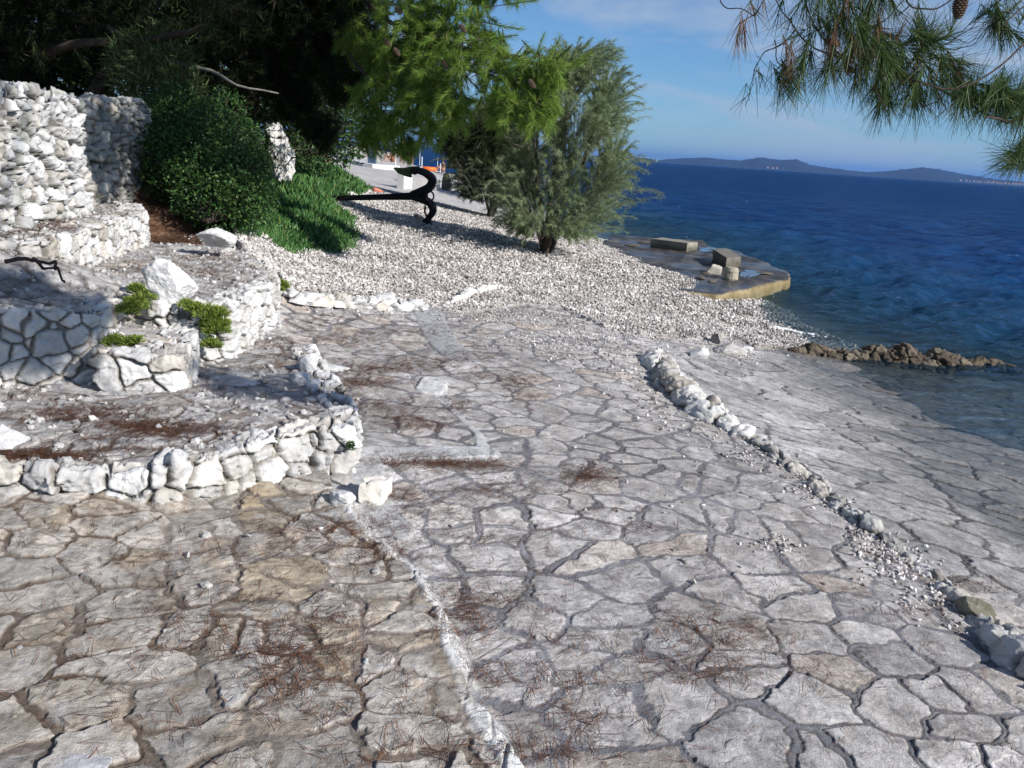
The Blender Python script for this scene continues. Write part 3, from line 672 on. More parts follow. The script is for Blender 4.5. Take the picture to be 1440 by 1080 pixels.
# ------------------------------------------------------------------ gravel
def pebbles(name, pts, size, kind_label=None, cat=None, mat=None, seed=0):
    v, f = ico(1); n = len(pts); r = np.random.default_rng(seed)
    sc = size[:, None]*np.stack([r.uniform(.75, 1.3, n), r.uniform(.6, 1., n), r.uniform(.4, .75, n)], 1)*.5
    q = nrm(r.normal(size=(n, 4))); q[:, 1:3] *= .45; q = nrm(q); w, x, y, z = q.T
    Rm = np.stack([1-2*(y*y+z*z), 2*(x*y-z*w), 2*(x*z+y*w), 2*(x*y+z*w), 1-2*(x*x+z*z), 2*(y*z-x*w), 2*(x*z-y*w), 2*(y*z+x*w), 1-2*(x*x+y*y)], 1).reshape(n, 3, 3)
    vv = v[None]*(1+.22*r.uniform(-1, 1, (n, len(v), 1)))*sc[:, None]
    vv = np.einsum('nij,nkj->nki', Rm, vv)+pts[:, None]
    o = mk(name, vv.reshape(-1, 3), (f[None]+np.arange(n)[:, None, None]*len(v)).reshape(-1, 3), mat or M_peb, smooth=False)
    return tag(o, kind_label, cat, kind='stuff')
def inview(x, y, z, m=40):
    px, py = proj(np.stack([x, y, z], 1)); return (px > -m) & (px < 1440+m) & (py > -m) & (py < 1080+m)
def scatter(xr, yr, n, ok):
    x = rng.uniform(*xr, n); y = rng.uniform(*yr, n); z, zn = gridz(x, y); k = ok(x, y, z, zn) & inview(x, y, z); return np.stack([x, y, z], 1)[k]
okb = lambda x, y, z, zn: (zn == 1) & (z > SEA-.12)
p1 = scatter((-4.2, 4.5), (5.5, 10.5), 95000, okb); p2_ = scatter((-5, 5.5), (10.5, 22), 78000, okb)
pp = np.concatenate([p1, p2_]); sz = np.concatenate([rng.lognormal(-3.72, .32, len(p1)), rng.uniform(.025, .055, len(p2_))]); pp[:, 2] += sz*rng.uniform(-.1, .45, len(sz))
print('pebbles', len(pp))
pebbles('beach_gravel', pp, sz, 'white beach pebbles of the gravel shore', 'gravel', seed=1)
L_ = []
def clump(px, py, rx, ry, n, zoff=0):
    L_.extend(surfv(px+rng.normal(size=n)*rx, py+rng.normal(size=n)*ry))
for a in [(800,480,70,10,330),(860,500,55,14,260),(720,446,60,5,240),(820,455,50,8,260),(900,530,30,18,130),(930,560,25,14,50),(960,600,25,12,40),(1000,480,45,6,180),(1040,500,25,8,120),(920,500,20,15,60),(1020,612,30,8,60),(1060,640,20,10,60),(1100,655,16,9,40),
          (1140,690,16,8,70),(1180,715,14,8,50),(1215,748,14,8,60),(1245,775,22,8,170),(1265,800,30,10,100),(1080,765,20,5,35),(1110,772,14,5,20),(1290,850,34,8,50),(1300,835,20,10,30),(1330,880,30,8,12),(980,760,80,60,30),(400,400,8,10,40),(700,440,60,6,120),(880,470,60,5,200),
          (470,436,50,3,40),(560,440,40,4,40),(800,640,200,60,30),(330,350,14,5,60),(285,300,12,8,70),(250,358,12,6,20),(100,385,60,12,30),(60,385,40,15,20)]: clump(*a)
for (a0, b0), (a1, b1) in zip(rock_line[:-1], rock_line[1:]):
    for _ in range(14):
        t = random.random(); x = lerp(a0, a1, t)-abs(random.gauss(.03, .06)); y = lerp(b0, b1, t)-random.uniform(0, .06); L_.append(np.array([x, y, float(gridz(np.array([x]), np.array([y]))[0][0])]))
L_ = np.array(L_)
g_, _z = gridz(L_[:, 0], L_[:, 1]); L_[:, 2] = g_
sz = rng.uniform(.010, .030, len(L_)); L_[:, 2] += sz*.2
pebbles('scattered_pebbles', L_, sz, 'loose small pebbles strewn over the paving and along the kerb', 'pebbles', seed=2)
# broken stone chips on terraces
ch = scatter((-5, .6), (1.7, 9), 5200, lambda x, y, z, zn: np.isin(zn, (3, 4, 5, 6)) | ((zn == 2) & (rng.random(len(x)) < .05)))
sz = rng.uniform(.012, .05, len(ch)); ch[:, 2] += sz*.08
M_chip = island_mat('stone_chip', [(0, (.22, .21, .2)), (.5, (.36, .35, .34)), (1, (.55, .54, .52))], noise_sc=60)
pebbles('stone_chips', ch, sz, 'small broken limestone chips on the terraces', 'stone chips', mat=M_chip, seed=3)

# ------------------------------------------------------------------ fallen pine needles
nb = []
def nclump(px, py, rx, ry, n):
    k_ = 1.5 if py > 720 else 1.; ry = ry*(1.7 if py < 720 else 1); a = rng.normal(size=n)*rx*k_; b = rng.normal(size=n)*ry*k_*rng.uniform(.2, 1, n)
    nb.extend(surfv(px+a, py+b))
NB = [(520,570,60,7,150),(540,520,50,5,200),(600,510,45,5,110),(470,480,50,5,130),(500,540,35,5,170),(560,470,50,5,80),(660,500,25,5,60),(690,530,30,6,70),(730,540,20,4,40),(640,655,50,4,200),(580,650,30,4,50),(590,600,25,5,60),
 (830,670,22,9,160),(690,690,50,14,110),(740,560,20,5,30),(570,590,25,5,60),(640,575,12,6,40),(900,745,35,5,70),(860,720,30,10,40),(660,860,14,18,130),(700,840,25,10,70),(640,890,20,12,50),(690,760,35,8,60),(560,735,40,10,70),(540,765,18,16,60),
 (760,900,40,15,90),(800,960,35,15,80),(820,1010,20,10,50),(760,1060,40,10,80),(700,950,20,14,50),(980,880,30,12,90),(1030,900,30,16,110),(960,930,40,12,90),(1000,950,20,8,60),(920,850,60,30,50),(1180,830,20,5,25),(1300,860,30,4,50),(1240,780,10,6,20),(1380,830,20,6,60),(1350,820,16,5,40),
 (880,800,90,40,60),(1080,960,90,50,50),(1250,960,110,60,40),(1100,830,90,40,40),(700,800,60,20,60),(450,870,30,30,120),(330,870,40,25,110),(400,920,50,16,150),(420,960,30,12,90),(260,900,60,30,80),(300,830,50,20,50),(350,780,60,20,60),(470,770,40,14,120),(540,790,30,12,60),
 (500,745,30,6,70),(410,740,30,10,60),(130,850,60,50,50),(60,960,60,40,40),(300,1000,100,40,60),(500,1000,60,40,110),(580,1060,50,20,60),(160,740,80,12,60),(60,700,50,6,160),(120,770,60,12,50),(200,790,50,12,50),
 (210,600,40,5,230),(130,580,60,5,160),(80,588,50,4,120),(260,610,60,6,120),(330,610,40,6,50),(40,642,40,3,180),(160,620,60,8,80),(200,635,60,5,60),(300,560,60,12,60),(60,560,60,4,60),(420,505,20,6,90),(360,520,40,8,50),(380,490,30,6,50),
 (280,455,20,8,80),(330,380,30,8,110),(300,365,40,5,140),(250,375,40,8,90),(200,385,30,8,50),(90,375,50,10,80),(340,400,20,8,40),(60,400,60,12,120),(90,315,50,6,200),(160,303,25,3,60),(30,330,30,5,100),(20,372,25,4,70),
 (470,450,40,6,70),(430,460,20,6,50),(620,465,30,8,30),(560,700,25,10,50),(600,720,30,12,40),(640,830,20,20,40),(760,1000,40,30,40),(1400,1040,50,40,20)]
for a in NB: nclump(a[0], a[1], a[2], a[3], int(a[4]*(2.7 if a[1] < 720 else 1.15)))
sp = scatter((-4.5, 2.6), (1.4, 9.5), 7000, lambda x, y, z, zn: (np.isin(zn, (0, 2, 3, 4, 5, 6)) & (x < 1.3+.22*y)) & (rng.random(len(x)) < ss(.2, -.3, x/y)*.6+.35+.5*(y < 3.5)))
nb = np.concatenate([np.array(nb), sp]); n = len(nb); z_, zn_ = gridz(nb[:, 0], np.maximum(nb[:, 1], 1.2)); nb[:, 2] = z_
on = (zn_ != 1) ; nb = nb[on]; n = len(nb)
print('needles', n)
Ln = rng.uniform(.03, .075, n); an = rng.uniform(0, 6.283, n); tl = rng.normal(size=n)*.12
d = np.stack([np.cos(an)*Ln, np.sin(an)*Ln, Ln*tl], 1)
far_ = np.clip(nb[:, 1]/4, 1, 2.2)
g = G(); up = np.array([0, 0, 1.])
b_ = nb+np.array([0, 0, .006])+rng.uniform(0, .006, (n, 1))*up
t_ = b_+d; tz, _ = gridz(t_[:, 0], np.maximum(t_[:, 1], 1.2)); t_[:, 2] = np.maximum(t_[:, 2], tz+.004)
wd = nrm(np.cross(d, up)+rng.normal(size=(n, 3))*.003)
ribbons(g, b_, t_, rng.uniform(.0011, .0022, n)*far_, bend=rng.normal(size=(n, 3))*np.array([.007, .007, .002]), seg=3, taper=.4, wd=wd)
b2 = b_+rng.normal(size=(n, 3))*np.array([.002, .002, 0]); an2 = an+rng.normal(size=n)*.35; d2 = np.stack([np.cos(an2)*Ln, np.sin(an2)*Ln, Ln*tl], 1)
t2 = b2+d2; tz, _ = gridz(t2[:, 0], np.maximum(t2[:, 1], 1.2)); t2[:, 2] = np.maximum(t2[:, 2], tz+.003)
ribbons(g, b2, t2, rng.uniform(.0011, .002, n)*far_, bend=rng.normal(size=(n, 3))*np.array([.01, .01, .003]), seg=3, taper=.4, wd=nrm(np.cross(d2, up)))
o = g.out('fallen_needles', M_litter); tag(o, 'rusty brown fallen pine needles drifted over the paving', 'pine needles', kind='stuff')
# thick needle carpet on the soil and bench
sp = np.concatenate([scatter((-4.8, -2), (5.2, 10), 42000, lambda x, y, z, zn: (zn == 8)), scatter((-5, -1.8), (3.5, 6), 9000, lambda x, y, z, zn: (zn == 6))]); n = len(sp)
an = rng.uniform(0, 6.283, n); Ln = rng.uniform(.05, .11, n); g = G(); b_ = sp+np.array([0, 0, .008])
ribbons(g, b_, b_+np.stack([np.cos(an)*Ln, np.sin(an)*Ln, rng.uniform(-.05, .25, n)*Ln], 1), .004, seg=1, taper=.3, wd=np.stack([-np.sin(an), np.cos(an), an*0], 1))
o = g.out('needle_carpet', M_litter); tag(o, 'reddish brown carpet of pine needles on the soil slope and ledge', 'pine needles', kind='stuff')
#@@PART3
# ------------------------------------------------------------------ vegetation
SUN_AZ, SUN_EL, SUN_E, SKYS, EXPO, HAZE = 122., 30., 5.0, .072, .36, 6.5e-5
SKYTINT = (.62, .87, 1.20)
def tufts(g, c, d, nn, L, w, spread=(.25, 1.1), droop=.0, seg=2):
    n = len(c); c = np.repeat(c, nn, 0); d = np.repeat(nrm(d), nn, 0); m = n*nn
    pr = nrm(np.cross(d, rng.normal(size=(m, 3)))); th = rng.uniform(*spread, m)[:, None]
    dd = d*np.cos(th)+pr*np.sin(th); Ls = L*rng.uniform(.65, 1.15, m)[:, None]
    b = c-d*rng.uniform(0, .6, (m, 1))*L
    ribbons(g, b, b+dd*Ls, w, bend=np.array([0, 0, -1.])*Ls*droop*rng.uniform(.3, 1, (m, 1)), seg=seg, taper=.7)
def rand_unit(n): return nrm(rng.normal(size=(n, 3)))
def blobtwigs(g, gw, blob, n, L, nn, w, tl=(.25, .6), droop=.12, outw=.8, tuftn=4, spread=(.25, 1.1), shell=.45, tw=.004):
    c, r = np.array(blob[:3]), np.asarray(blob[3], float)
    u = rand_unit(n); rad = rng.uniform(shell, 1, (n, 1))**.6; p = c+u*rad*r
    d = nrm(u*outw+rand_unit(n)*.55+np.array([0, 0, -droop])); l = rng.uniform(*tl, n)[:, None]; a = p-d*l; 
    prisms(gw, a, p, tw*1.6, tw)
    for k in range(tuftn):
        q = p-d*l*(k/tuftn)*.9; tufts(g, q, nrm(d+rand_unit(n)*.35*(k > 0)+np.array([0, 0, .1])), nn, L, w, spread)
def rblob(px, py, dep, r): return (*Q(px, py, dep), r)
def limb(g, pts, r0_, r1_, n=24, ns=9, wob=.02):
    p = smooth_path(pts, n); p = p+wob*np.stack([vn2(np.arange(n)*.35+k*7, np.arange(n)*0., 5+k) for k in range(3)], 1); tube(g, p, np.linspace(r0_, r1_, n), ns, rough=.12)

# --- the big dark pine standing behind the rubble walls
pb = P(150, 240, 1.0); pb[1] += 3
tr = thing('pine_tree', (pb[0], pb[1], 1.0), 'huge dark pine with a deeply shaded crown filling the upper left corner', 'pine tree', 'pine trees by the path')
g = G(); bx_, by_ = pb[0], pb[1]
limb(g, [(bx_-.4, by_, .8), (bx_-.2, by_+.1, 2.5), (bx_+.1, by_, 4.5), (bx_, by_+.3, 7.5)], .28, .12); g.out('trunk', M_bark, tr)
g = G(); limb(g, [Q(90,20,10.5), Q(170,50,10.2), Q(240,83,9.6), Q(300,103,9.4), Q(345,122,9.2), Q(392,135,9.3)], .055, .008, wob=.03); g.out('branch', M_barkg, tr)
g = G(); limb(g, [Q(110,170,10.5), Q(150,100,10.5), Q(200,30,10.), Q(260,-60,9.6)], .09, .05); limb(g, [Q(60,80,10), Q(120,60,9.6), (Q(200,55,9.5)), Q(290,40,9.)], .06, .03); g.out('branch', M_bark, tr)
gn = G(); gw = G()
B = []
for px in range(-260, 480, 75):
    for py, dp in ((-240, 8.), (-150, 8.4), (-70, 9.2), (10, 10.), (70, 11.), (120, 12.)):
        B.append(rblob(px+random.uniform(-25, 25), py+random.uniform(-20, 20)+(25 if px > 300 else 0), dp+random.uniform(-.8, 1.2), random.uniform(.85, 1.15)))
for q in B: blobtwigs(gn, gw, q, 46, .13, 18, .010, tuftn=3, shell=.2)
# inner depth of the crown
for px in range(-500, 520, 70):
    for py in range(-340, 170, 85): q = rblob(px, py, 13.5+random.uniform(-.6, .8), 1.2); blobtwigs(gn, gw, q, 64, .24, 15, .045, tuftn=3, shell=.0)
# boughs overhead, above the frame, that keep the walls and the bush in the shade
SD = np.array([math.sin(math.radians(SUN_AZ))*math.cos(math.radians(SUN_EL)), math.cos(math.radians(SUN_AZ))*math.cos(math.radians(SUN_EL)), math.sin(math.radians(SUN_EL))])
gl = G()
for tgt, tt_, rr_, nn_ in [((-3.7, 7.5, 1.5), 4.6, .6, 90), ((-3.75, 8.2, 1.5), 4.8, .6, 80), ((-3.6, 8.6, 1.7), 5., .7, 90), ((-4.2, 9.5, 2.2), 5., .8, 90), ((-3.0, 8.2, 1.1), 5.2, .45, 50), ((-3.9, 7.6, 2.2), 4.2, .6, 60), ((-4.4, 10.5, 2.6), 5.2, 1.0, 90),
        ((-2.25, 3.80, .72), 4.4, .24, 46), ((-2.6, 3.7, .75), 4.6, .28, 50), ((-2.7, 4.3, .78), 4.3, .25, 40), ((-2.2, 4.15, .76), 4.4, .20, 30), ((-5.0, 11.5, 3.2), 5.5, 1.2, 90), ((-3.2, 10.5, 2.4), 5.5, .7, 60)]:
    c_ = np.array(tgt)+SD*tt_; blobtwigs(gn, gw, (*c_, rr_), nn_, .12, 20, .008, tuftn=3, shell=.1)
    limb(gl, [(bx_+.1, by_, 7.2), tuple(c_+SD*4.5+np.array([0, 0, .6])), tuple(c_+SD*2), tuple(c_)], .035, .01, n=26)
gl.out('branch', M_bark, tr)
gn.out('crown', M_pineshade, tr); gw.out('twigs', M_bark, tr)

# --- pine with the sunlit bright boughs
tb = (-4.8, 13.6)
tr = thing('pine_tree', (*tb, .9), 'pine whose bright yellow green boughs hang over the gravel beach', 'pine tree', 'pine trees by the path')
g = G(); limb(g, [(tb[0], tb[1], .7), (tb[0]+.3, tb[1]-.2, 2.4), (tb[0]+.2, tb[1]-.6, 4.4), (tb[0]+.5, tb[1]-.9, 6.5)], .22, .1); g.out('trunk', M_bark, tr)
for l in ([Q(400,-150,12.), Q(480,-40,10.6), Q(560,40,9.4), Q(640,90,8.8), Q(720,120,8.5)], [Q(420,-180,12.), Q(520,-100,10.5), Q(620,-40,9.2), Q(740,-5,8.6)], [Q(400,-100,12.), Q(450,20,10.5), Q(500,90,9.6), Q(560,140,9.2)], [Q(560,40,9.4), Q(660,70,8.8), Q(740,85,8.5), Q(790,95,8.3)]):
    g = G(); limb(g, l, .06, .012, wob=.04); g.out('branch', M_bark, tr)
gn = G(); gw = G(); gd = G()
BR = [(500,-60,.6,9.6),(560,-60,.6,9.3),(630,-70,.5,9.1),(590,0,.42,9.),(650,0,.40,8.8),(690,-30,.32,8.6),(720,-25,.25,8.5),(560,50,.42,9.),(610,50,.40,8.9),(660,50,.35,8.7),(560,110,.42,9.2),(610,105,.40,8.8),(650,100,.34,8.6),(590,150,.35,9.),(630,150,.34,8.8),
      (700,110,.33,8.5),(740,115,.33,8.4),(765,125,.30,8.3),(720,150,.32,8.4),(755,160,.26,8.3),(700,160,.25,8.5),(775,105,.20,8.2),(560,180,.30,9.3),(520,150,.32,9.6),(530,90,.30,9.6),(600,190,.24,9.2),(520,200,.22,9.8),(500,60,.3,9.8),(640,165,.22,8.7),(570,215,.15,9.4),(690,70,.2,8.6)]
for px, py, r, dp in BR: blobtwigs(gn, gw, rblob(px, py, dp, r), int(26+150*r*r), .105, 26, .0042, tl=(.12, .32), droop=.45, outw=.7, tuftn=4, spread=(.15, .9), shell=.25)
for px, py, dr in [(740,-5,(1,0,.1)),(700,95,(1,0,.4)),(735,92,(.8,0,.7)),(752,85,(.3,0,1)),(790,100,(1,0,.5)),(800,92,(1,0,.6)),(770,85,(.5,0,1)),(720,5,(1,0,.2)),(700,35,(1,0,-.1)),(690,55,(1,0,.2))]:
    a = Q(px, py, 8.4); d = nrm(np.array(dr, float)); 
    for k in range(5): q = a+d*.06*k; tufts(gn, q[None], d[None]+rand_unit(1)*.3, 26, .10, .004, (.15, .8))
    prisms(gw, (a-d*.3)[None], (a+d*.3)[None], .006, .003)
gn.out('crown', M_pine, tr)
# inner part of the same crown, its shade put into darker needles
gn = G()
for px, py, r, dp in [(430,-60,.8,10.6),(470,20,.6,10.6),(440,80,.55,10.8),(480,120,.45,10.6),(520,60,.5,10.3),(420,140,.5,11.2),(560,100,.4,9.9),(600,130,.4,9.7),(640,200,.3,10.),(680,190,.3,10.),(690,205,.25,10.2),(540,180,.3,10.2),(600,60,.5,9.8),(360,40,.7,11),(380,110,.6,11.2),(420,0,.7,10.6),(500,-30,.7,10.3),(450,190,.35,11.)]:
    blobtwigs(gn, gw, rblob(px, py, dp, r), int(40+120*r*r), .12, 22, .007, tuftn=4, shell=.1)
gn.out('inner_crown', M_pineshade, tr); gw.out('twigs', M_bark, tr)
def cone_at(p, L, r, par, ax=(0.2, 0, -1)):
    v, f = ico(1); g = G(); ax = nrm(np.array(ax, float)); u = nrm(np.cross(ax, [0, 1, .3])); w = np.cross(ax, u); n = 0
    tube(g, [p-ax*L*.5, p, p+ax*L*.5], [r*.35, r*.6, r*.2], 8)
    for i in range(11):
        t_ = i/10; rr = r*math.sin(math.pi*(.12+.80*t_))**.7
        for k in range(9):
            a_ = k*2*math.pi/9+i*.35; dr = u*math.cos(a_)+w*math.sin(a_); g.add(v*np.array([r*.26, r*.26, r*.16])+p+ax*(t_-.5)*L+dr*rr*.8, f)
    return g.out('cone', M_cone, par)
for x, y, dp in [(558,73,8.9),(626,90,8.7),(748,118,8.15),(651,40,8.5),(560,15,8.8),(545,60,9.)]: cone_at(Q(x, y, dp-.25), .09, .028, tr, (.5, 0, -.6))

# --- branch hanging into the top right corner, close to the camera
DN = 2.45
tr = thing('pine_branch', Q(1600, 120, DN), 'pine branch with long needle brushes and brown tufts hanging in the upper right corner', 'pine branch')
def NP(l, dd=0): return [Q(a, b, DN+dd+(c[0] if c else 0)) for a, b, *c in l]
g = G()
LB = [([(1640,130),(1500,150),(1440,166),(1395,163),(1350,140),(1300,117),(1240,104),(1190,84),(1150,45),(1130,0),(1118,-50)], .005, .0022),
 ([(1700,-60),(1560,-20),(1440,60),(1380,110),(1330,125),(1280,112)], .005, .0022),
 ([(1190,86),(1150,70),(1130,55),(1110,30),(1090,0),(1080,-30)], .003, .0015), ([(1120,42),(1100,62),(1075,73),(1060,98),(1058,110),(1048,150)], .0022, .001), ([(1060,100),(1072,108),(1068,122)], .0015, .001),
 ([(1090,58),(1092,85),(1110,98),(1112,118)], .002, .001), ([(1085,-20),(1062,18),(1040,34),(1036,60)], .002, .001), ([(1005,-12),(1020,10),(1045,12),(1060,22),(1075,0)], .002, .0012), ([(1160,55),(1170,80),(1172,95),(1190,102)], .002, .001),
 ([(1240,104),(1232,125),(1238,140),(1245,155)], .003, .0015), ([(1300,117),(1290,135),(1300,148),(1320,140),(1325,125)], .0025, .0012), ([(1260,108),(1300,75),(1340,55),(1370,35),(1382,25)], .003, .0012), ([(1310,72),(1345,68),(1370,60),(1380,48)], .002, .001),
 ([(1340,55),(1360,60),(1375,52)], .0015, .001), ([(1268,-20),(1280,8),(1300,12),(1330,5),(1345,-20)], .003, .002), ([(1280,8),(1265,20),(1255,18)], .002, .001), ([(1200,88),(1205,70),(1215,62)], .002, .001), ([(1640,240),(1500,222),(1440,214),(1415,222)], .006, .002),
 ([(1440,166),(1420,172),(1400,165),(1385,165)], .006, .003), ([(1500,-20),(1440,8),(1410,35)], .004, .0015), ([(1150,45),(1180,20),(1200,0),(1210,-30)], .003, .0015), ([(1190,84),(1210,50),(1240,30),(1270,0)], .003, .0015), ([(1180,82),(1190,95),(1196,108)],.002,.001), ([(1235,58),(1236,80),(1232,95)],.003,.002)]
for l, a_, b_ in LB:
    zz_ = rng.normal()*.08; p = NP([(x, y, zz_*min(k, 3)/3) for k, (x, y) in enumerate(l)]); limb(g, p, a_, b_, n=max(10, len(l)*5), ns=6, wob=.004)
g.out('twigs', M_bark, tr, smooth=True)
gn = G(); gd = G()
def bt(x, y, ang, n=34, L=.10, sp=(.1, .8), brown=0, k=3, dd=0):
    a_ = math.radians(ang); d = nrm(R_*math.cos(a_)-U_*math.sin(a_)+fw*rng.normal()*.35); c = Q(x, y, DN+dd)
    for i in range(k): tufts(gd if brown else gn, (c-d*.022*i)[None], d[None], int(n*1.35)//k, L*1.08, .0023, sp, droop=.08, seg=3)
TB = [(1112,118,80,60),(1104,128,60,40),(1120,125,100,40),(1095,112,110,24),(1160,115,100,34),(1150,110,130,26),(1190,105,95,40),(1175,108,70,30),(1165,85,120,26),(1205,125,70,26),(1142,95,80,26),(1125,92,110,20),(1130,70,120,26),(1115,55,140,24),(1110,30,120,24),(1140,40,90,30),(1095,20,100,26),(1150,15,80,30),(1165,45,60,40),(1175,25,90,34),
      (1245,150,75,60),(1236,152,100,50),(1255,148,55,40),(1225,140,120,26),(1232,120,110,34),(1285,150,80,50),(1300,148,60,40),(1275,142,100,30),(1262,110,90,40),(1270,125,70,40),(1240,100,80,50),(1215,95,95,50),(1200,75,90,40),(1225,70,60,50),(1245,60,80,50),(1250,85,60,50),(1262,70,40,40),(1275,90,70,40),
      (1310,45,-60,70),(1300,50,-20,60),(1320,60,20,50),(1295,35,-90,50),(1330,50,-30,40),(1290,60,-140,40),(1310,100,60,40),(1325,110,90,60),(1345,105,60,50),(1340,125,100,50),(1360,130,80,60),(1380,140,70,60),(1395,120,-60,60),(1400,140,100,60),(1370,110,-90,50),(1385,150,110,60),(1410,120,-30,60),(1420,130,20,60),(1435,140,-10,60),(1440,120,-60,60),(1350,150,110,30),(1415,150,60,50),(1330,85,30,40),(1360,90,10,40),
      (1425,222,140,60),(1420,215,180,50),(1430,225,110,60),(1440,215,160,60),(1440,230,90,40),(1415,225,200,30),(1400,40,100,50),(1410,45,70,40),(1395,35,140,40),(1405,30,20,40),(1420,50,80,40),(1440,60,60,40),(1445,10,-60,40),(1400,5,-40,30),(1425,0,60,30),(1060,5,110,14),(1180,0,90,40),(1200,20,70,50),(1220,30,90,60),(1210,45,110,50),(1240,10,80,50),(1260,20,60,40),(1190,50,80,50),(1160,-5,90,40),(1230,-10,90,50),(1130,10,100,30),(1350,10,-70,30),(1048,140,100,7),(1070,118,90,7),(1055,130,110,6)]
for _ in range(20):
    u_ = random.random(); TB.append((1200+250*u_+random.gauss(0, 8), 108+58*u_+random.gauss(0, 8), random.choice((70, 90, 110, 60, 120, 40)), 40))
for _ in range(12): TB.append((random.uniform(1110, 1300), random.uniform(-20, 110), random.uniform(50, 130), 34))
for x, y, a_, n in TB: bt(x, y, a_, int(n*1.1), brown=0, dd=rng.normal()*.06)
for x, y, a_, n in [(1036,58,100,26),(1048,55,80,16),(1062,20,80,14),(1045,40,110,14),(1165,60,90,40),(1112,98,90,30),(1110,88,80,20),(1170,75,95,46),(1235,60,80,70),(1225,75,95,60),(1200,60,85,50),(1215,65,100,46),(1245,75,60,40),(1190,90,110,30),(1260,95,80,30),(1290,100,100,30),(1350,110,60,30),(1075,5,90,16),(1255,50,30,30),(1180,35,100,30),(1310,125,90,20),(1268,40,-60,26),(1210,80,75,40),(1190,5,90,26)]: bt(x, y, a_, int(n*1.1), L=.085, sp=(.05, .55), brown=1, dd=rng.normal()*.05)
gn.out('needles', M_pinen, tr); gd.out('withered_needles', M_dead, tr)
cone_at(Q(1350, 8, DN-.1), .065, .021, tr, (.05, 0, -1)); cone_at(Q(1352, 2, DN+.3), .06, .02, tr, (.4, 0, -1)); cone_at(Q(1172, 60, DN-.05), .035, .013, tr, (1, 0, -.3)); cone_at(Q(1195,98,DN-.05), .03, .010, tr, (1, 0, -.3))

# --- tamarisks
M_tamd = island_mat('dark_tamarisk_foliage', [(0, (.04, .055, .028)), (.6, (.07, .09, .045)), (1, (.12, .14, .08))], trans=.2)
def tamarisk(px, py, hgt, wid, label, seed, strands, stems, mat, dep_off=0, lean=0, cbase=.12, hair=.07, hw=.0045):
    p0 = T(px, py); tr = thing('tamarisk', p0, label, 'tamarisk', 'tamarisks on the shore'); r = np.random.default_rng(seed)
    gs = G(); tops = []
    for k, (dx, dy, hh, rr) in enumerate(stems):
        pts = [p0+np.array([dx*.05, dy*.05, -.1]), p0+np.array([dx*.25, dy*.25, hh*.3]), p0+np.array([dx*.6+.04, dy*.6, hh*.65]), p0+np.array([dx, dy, hh])]
        limb(gs, pts, rr, rr*.3, n=22, ns=8, wob=.05); tops.append(smooth_path(pts, 30))
    gs.out('trunk', M_bark, tr, smooth=True)
    S_ = np.concatenate([t_[6:] for t_ in tops]); gw = G(); gh = G(); n = strands
    a = S_[r.integers(0, len(S_), n)]; out = nrm(r.normal(size=(n, 3))*np.array([1, 1, .7]))
    tz = r.uniform(cbase, 1.0, n)**.9*hgt; ww = wid*.5*np.sin(np.clip(np.pi*(.18+.74*tz/hgt), 0, np.pi))**.7; th = r.uniform(0, 6.283, n); rad = ww*r.uniform(.25, 1, n)**.5*(1+.22*np.sin(th*3+tz*2.3)+.16*np.sin(th*7+tz*5)+.25*(r.random(n) > .9))
    tip = p0+np.stack([np.cos(th)*rad+lean*tz, np.sin(th)*rad, tz], 1)
    j = np.argmin(np.abs(S_[None, :, 2]-(tip[:, 2]-.45)[:, None])+.6*np.linalg.norm(S_[None, :, :2]-tip[:, None, :2], axis=2)*r.uniform(.3, 1, (n, 1)), 1); st = S_[j]
    stt = lerp(st, tip, r.uniform(.15, .55, (n, 1))); bend = np.stack([0*tz, 0*tz, r.uniform(-.22, .05, n)], 1)
    K_ = 9; ts = np.linspace(0, 1, K_); pts = stt[:, None]+(tip-stt)[:, None]*ts[None, :, None]+np.array([0, 0, 1.])*(.30*np.sin(ts*math.pi*.7)[None, :, None]*np.linalg.norm(tip-stt, axis=1)[:, None, None])+bend[:, None]*(ts**2)[None, :, None]
    for k in range(K_-1): prisms(gw, pts[:, k], pts[:, k+1], .0038*(1-.75*ts[k]), .0038*(1-.75*ts[k+1]))
    nh = 150; tt_ = r.uniform(.12, 1, (n, nh)); kk = np.minimum((tt_*(K_-1)).astype(int), K_-2); fr_ = tt_*(K_-1)-kk; ii = np.arange(n)[:, None]
    b = pts[ii, kk]*(1-fr_[..., None])+pts[ii, kk+1]*fr_[..., None]; dr = nrm(pts[ii, kk+1]-pts[ii, kk]); b = b.reshape(-1, 3); dr = dr.reshape(-1, 3)
    dd = nrm(dr*1.0+nrm(r.normal(size=b.shape))*.75+np.array([0, 0, .15])); L = hair*r.uniform(.5, 1.4, (len(b), 1))
    ribbons(gh, b, b+dd*L, hw, bend=-np.array([0, 0, .25])*L, seg=1, taper=.5)
    gw.out('twigs', M_barkg, tr); gh.out('crown', mat, tr); return tr
tamarisk(766, 358, 3.35, 2.6, 'big feathery grey green tamarisk leaning over the gravel in the middle', 3, 1900, [(.15, .1, 3.1, .085), (.75, .3, 2.4, .045), (-.5, .2, 2.3, .05), (.35, -.3, 2.0, .035), (-.75, -.1, 1.5, .035), (1.0, 0, 1.5, .03), (.1,.5,2.6,.04)], M_tam, lean=.10, cbase=.07)
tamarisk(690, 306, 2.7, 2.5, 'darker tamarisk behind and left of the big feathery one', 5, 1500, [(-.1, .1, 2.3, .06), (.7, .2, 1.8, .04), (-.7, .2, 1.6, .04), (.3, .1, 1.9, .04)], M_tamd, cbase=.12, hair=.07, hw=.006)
tamarisk(705, 290, 2.9, 2.2, 'slim tamarisk with a pale stem standing at the water beyond', 6, 800, [(-.15, .1, 2.9, .05), (.5, .3, 2.4, .03)], M_tamd, cbase=.2, hair=.08, hw=.006)

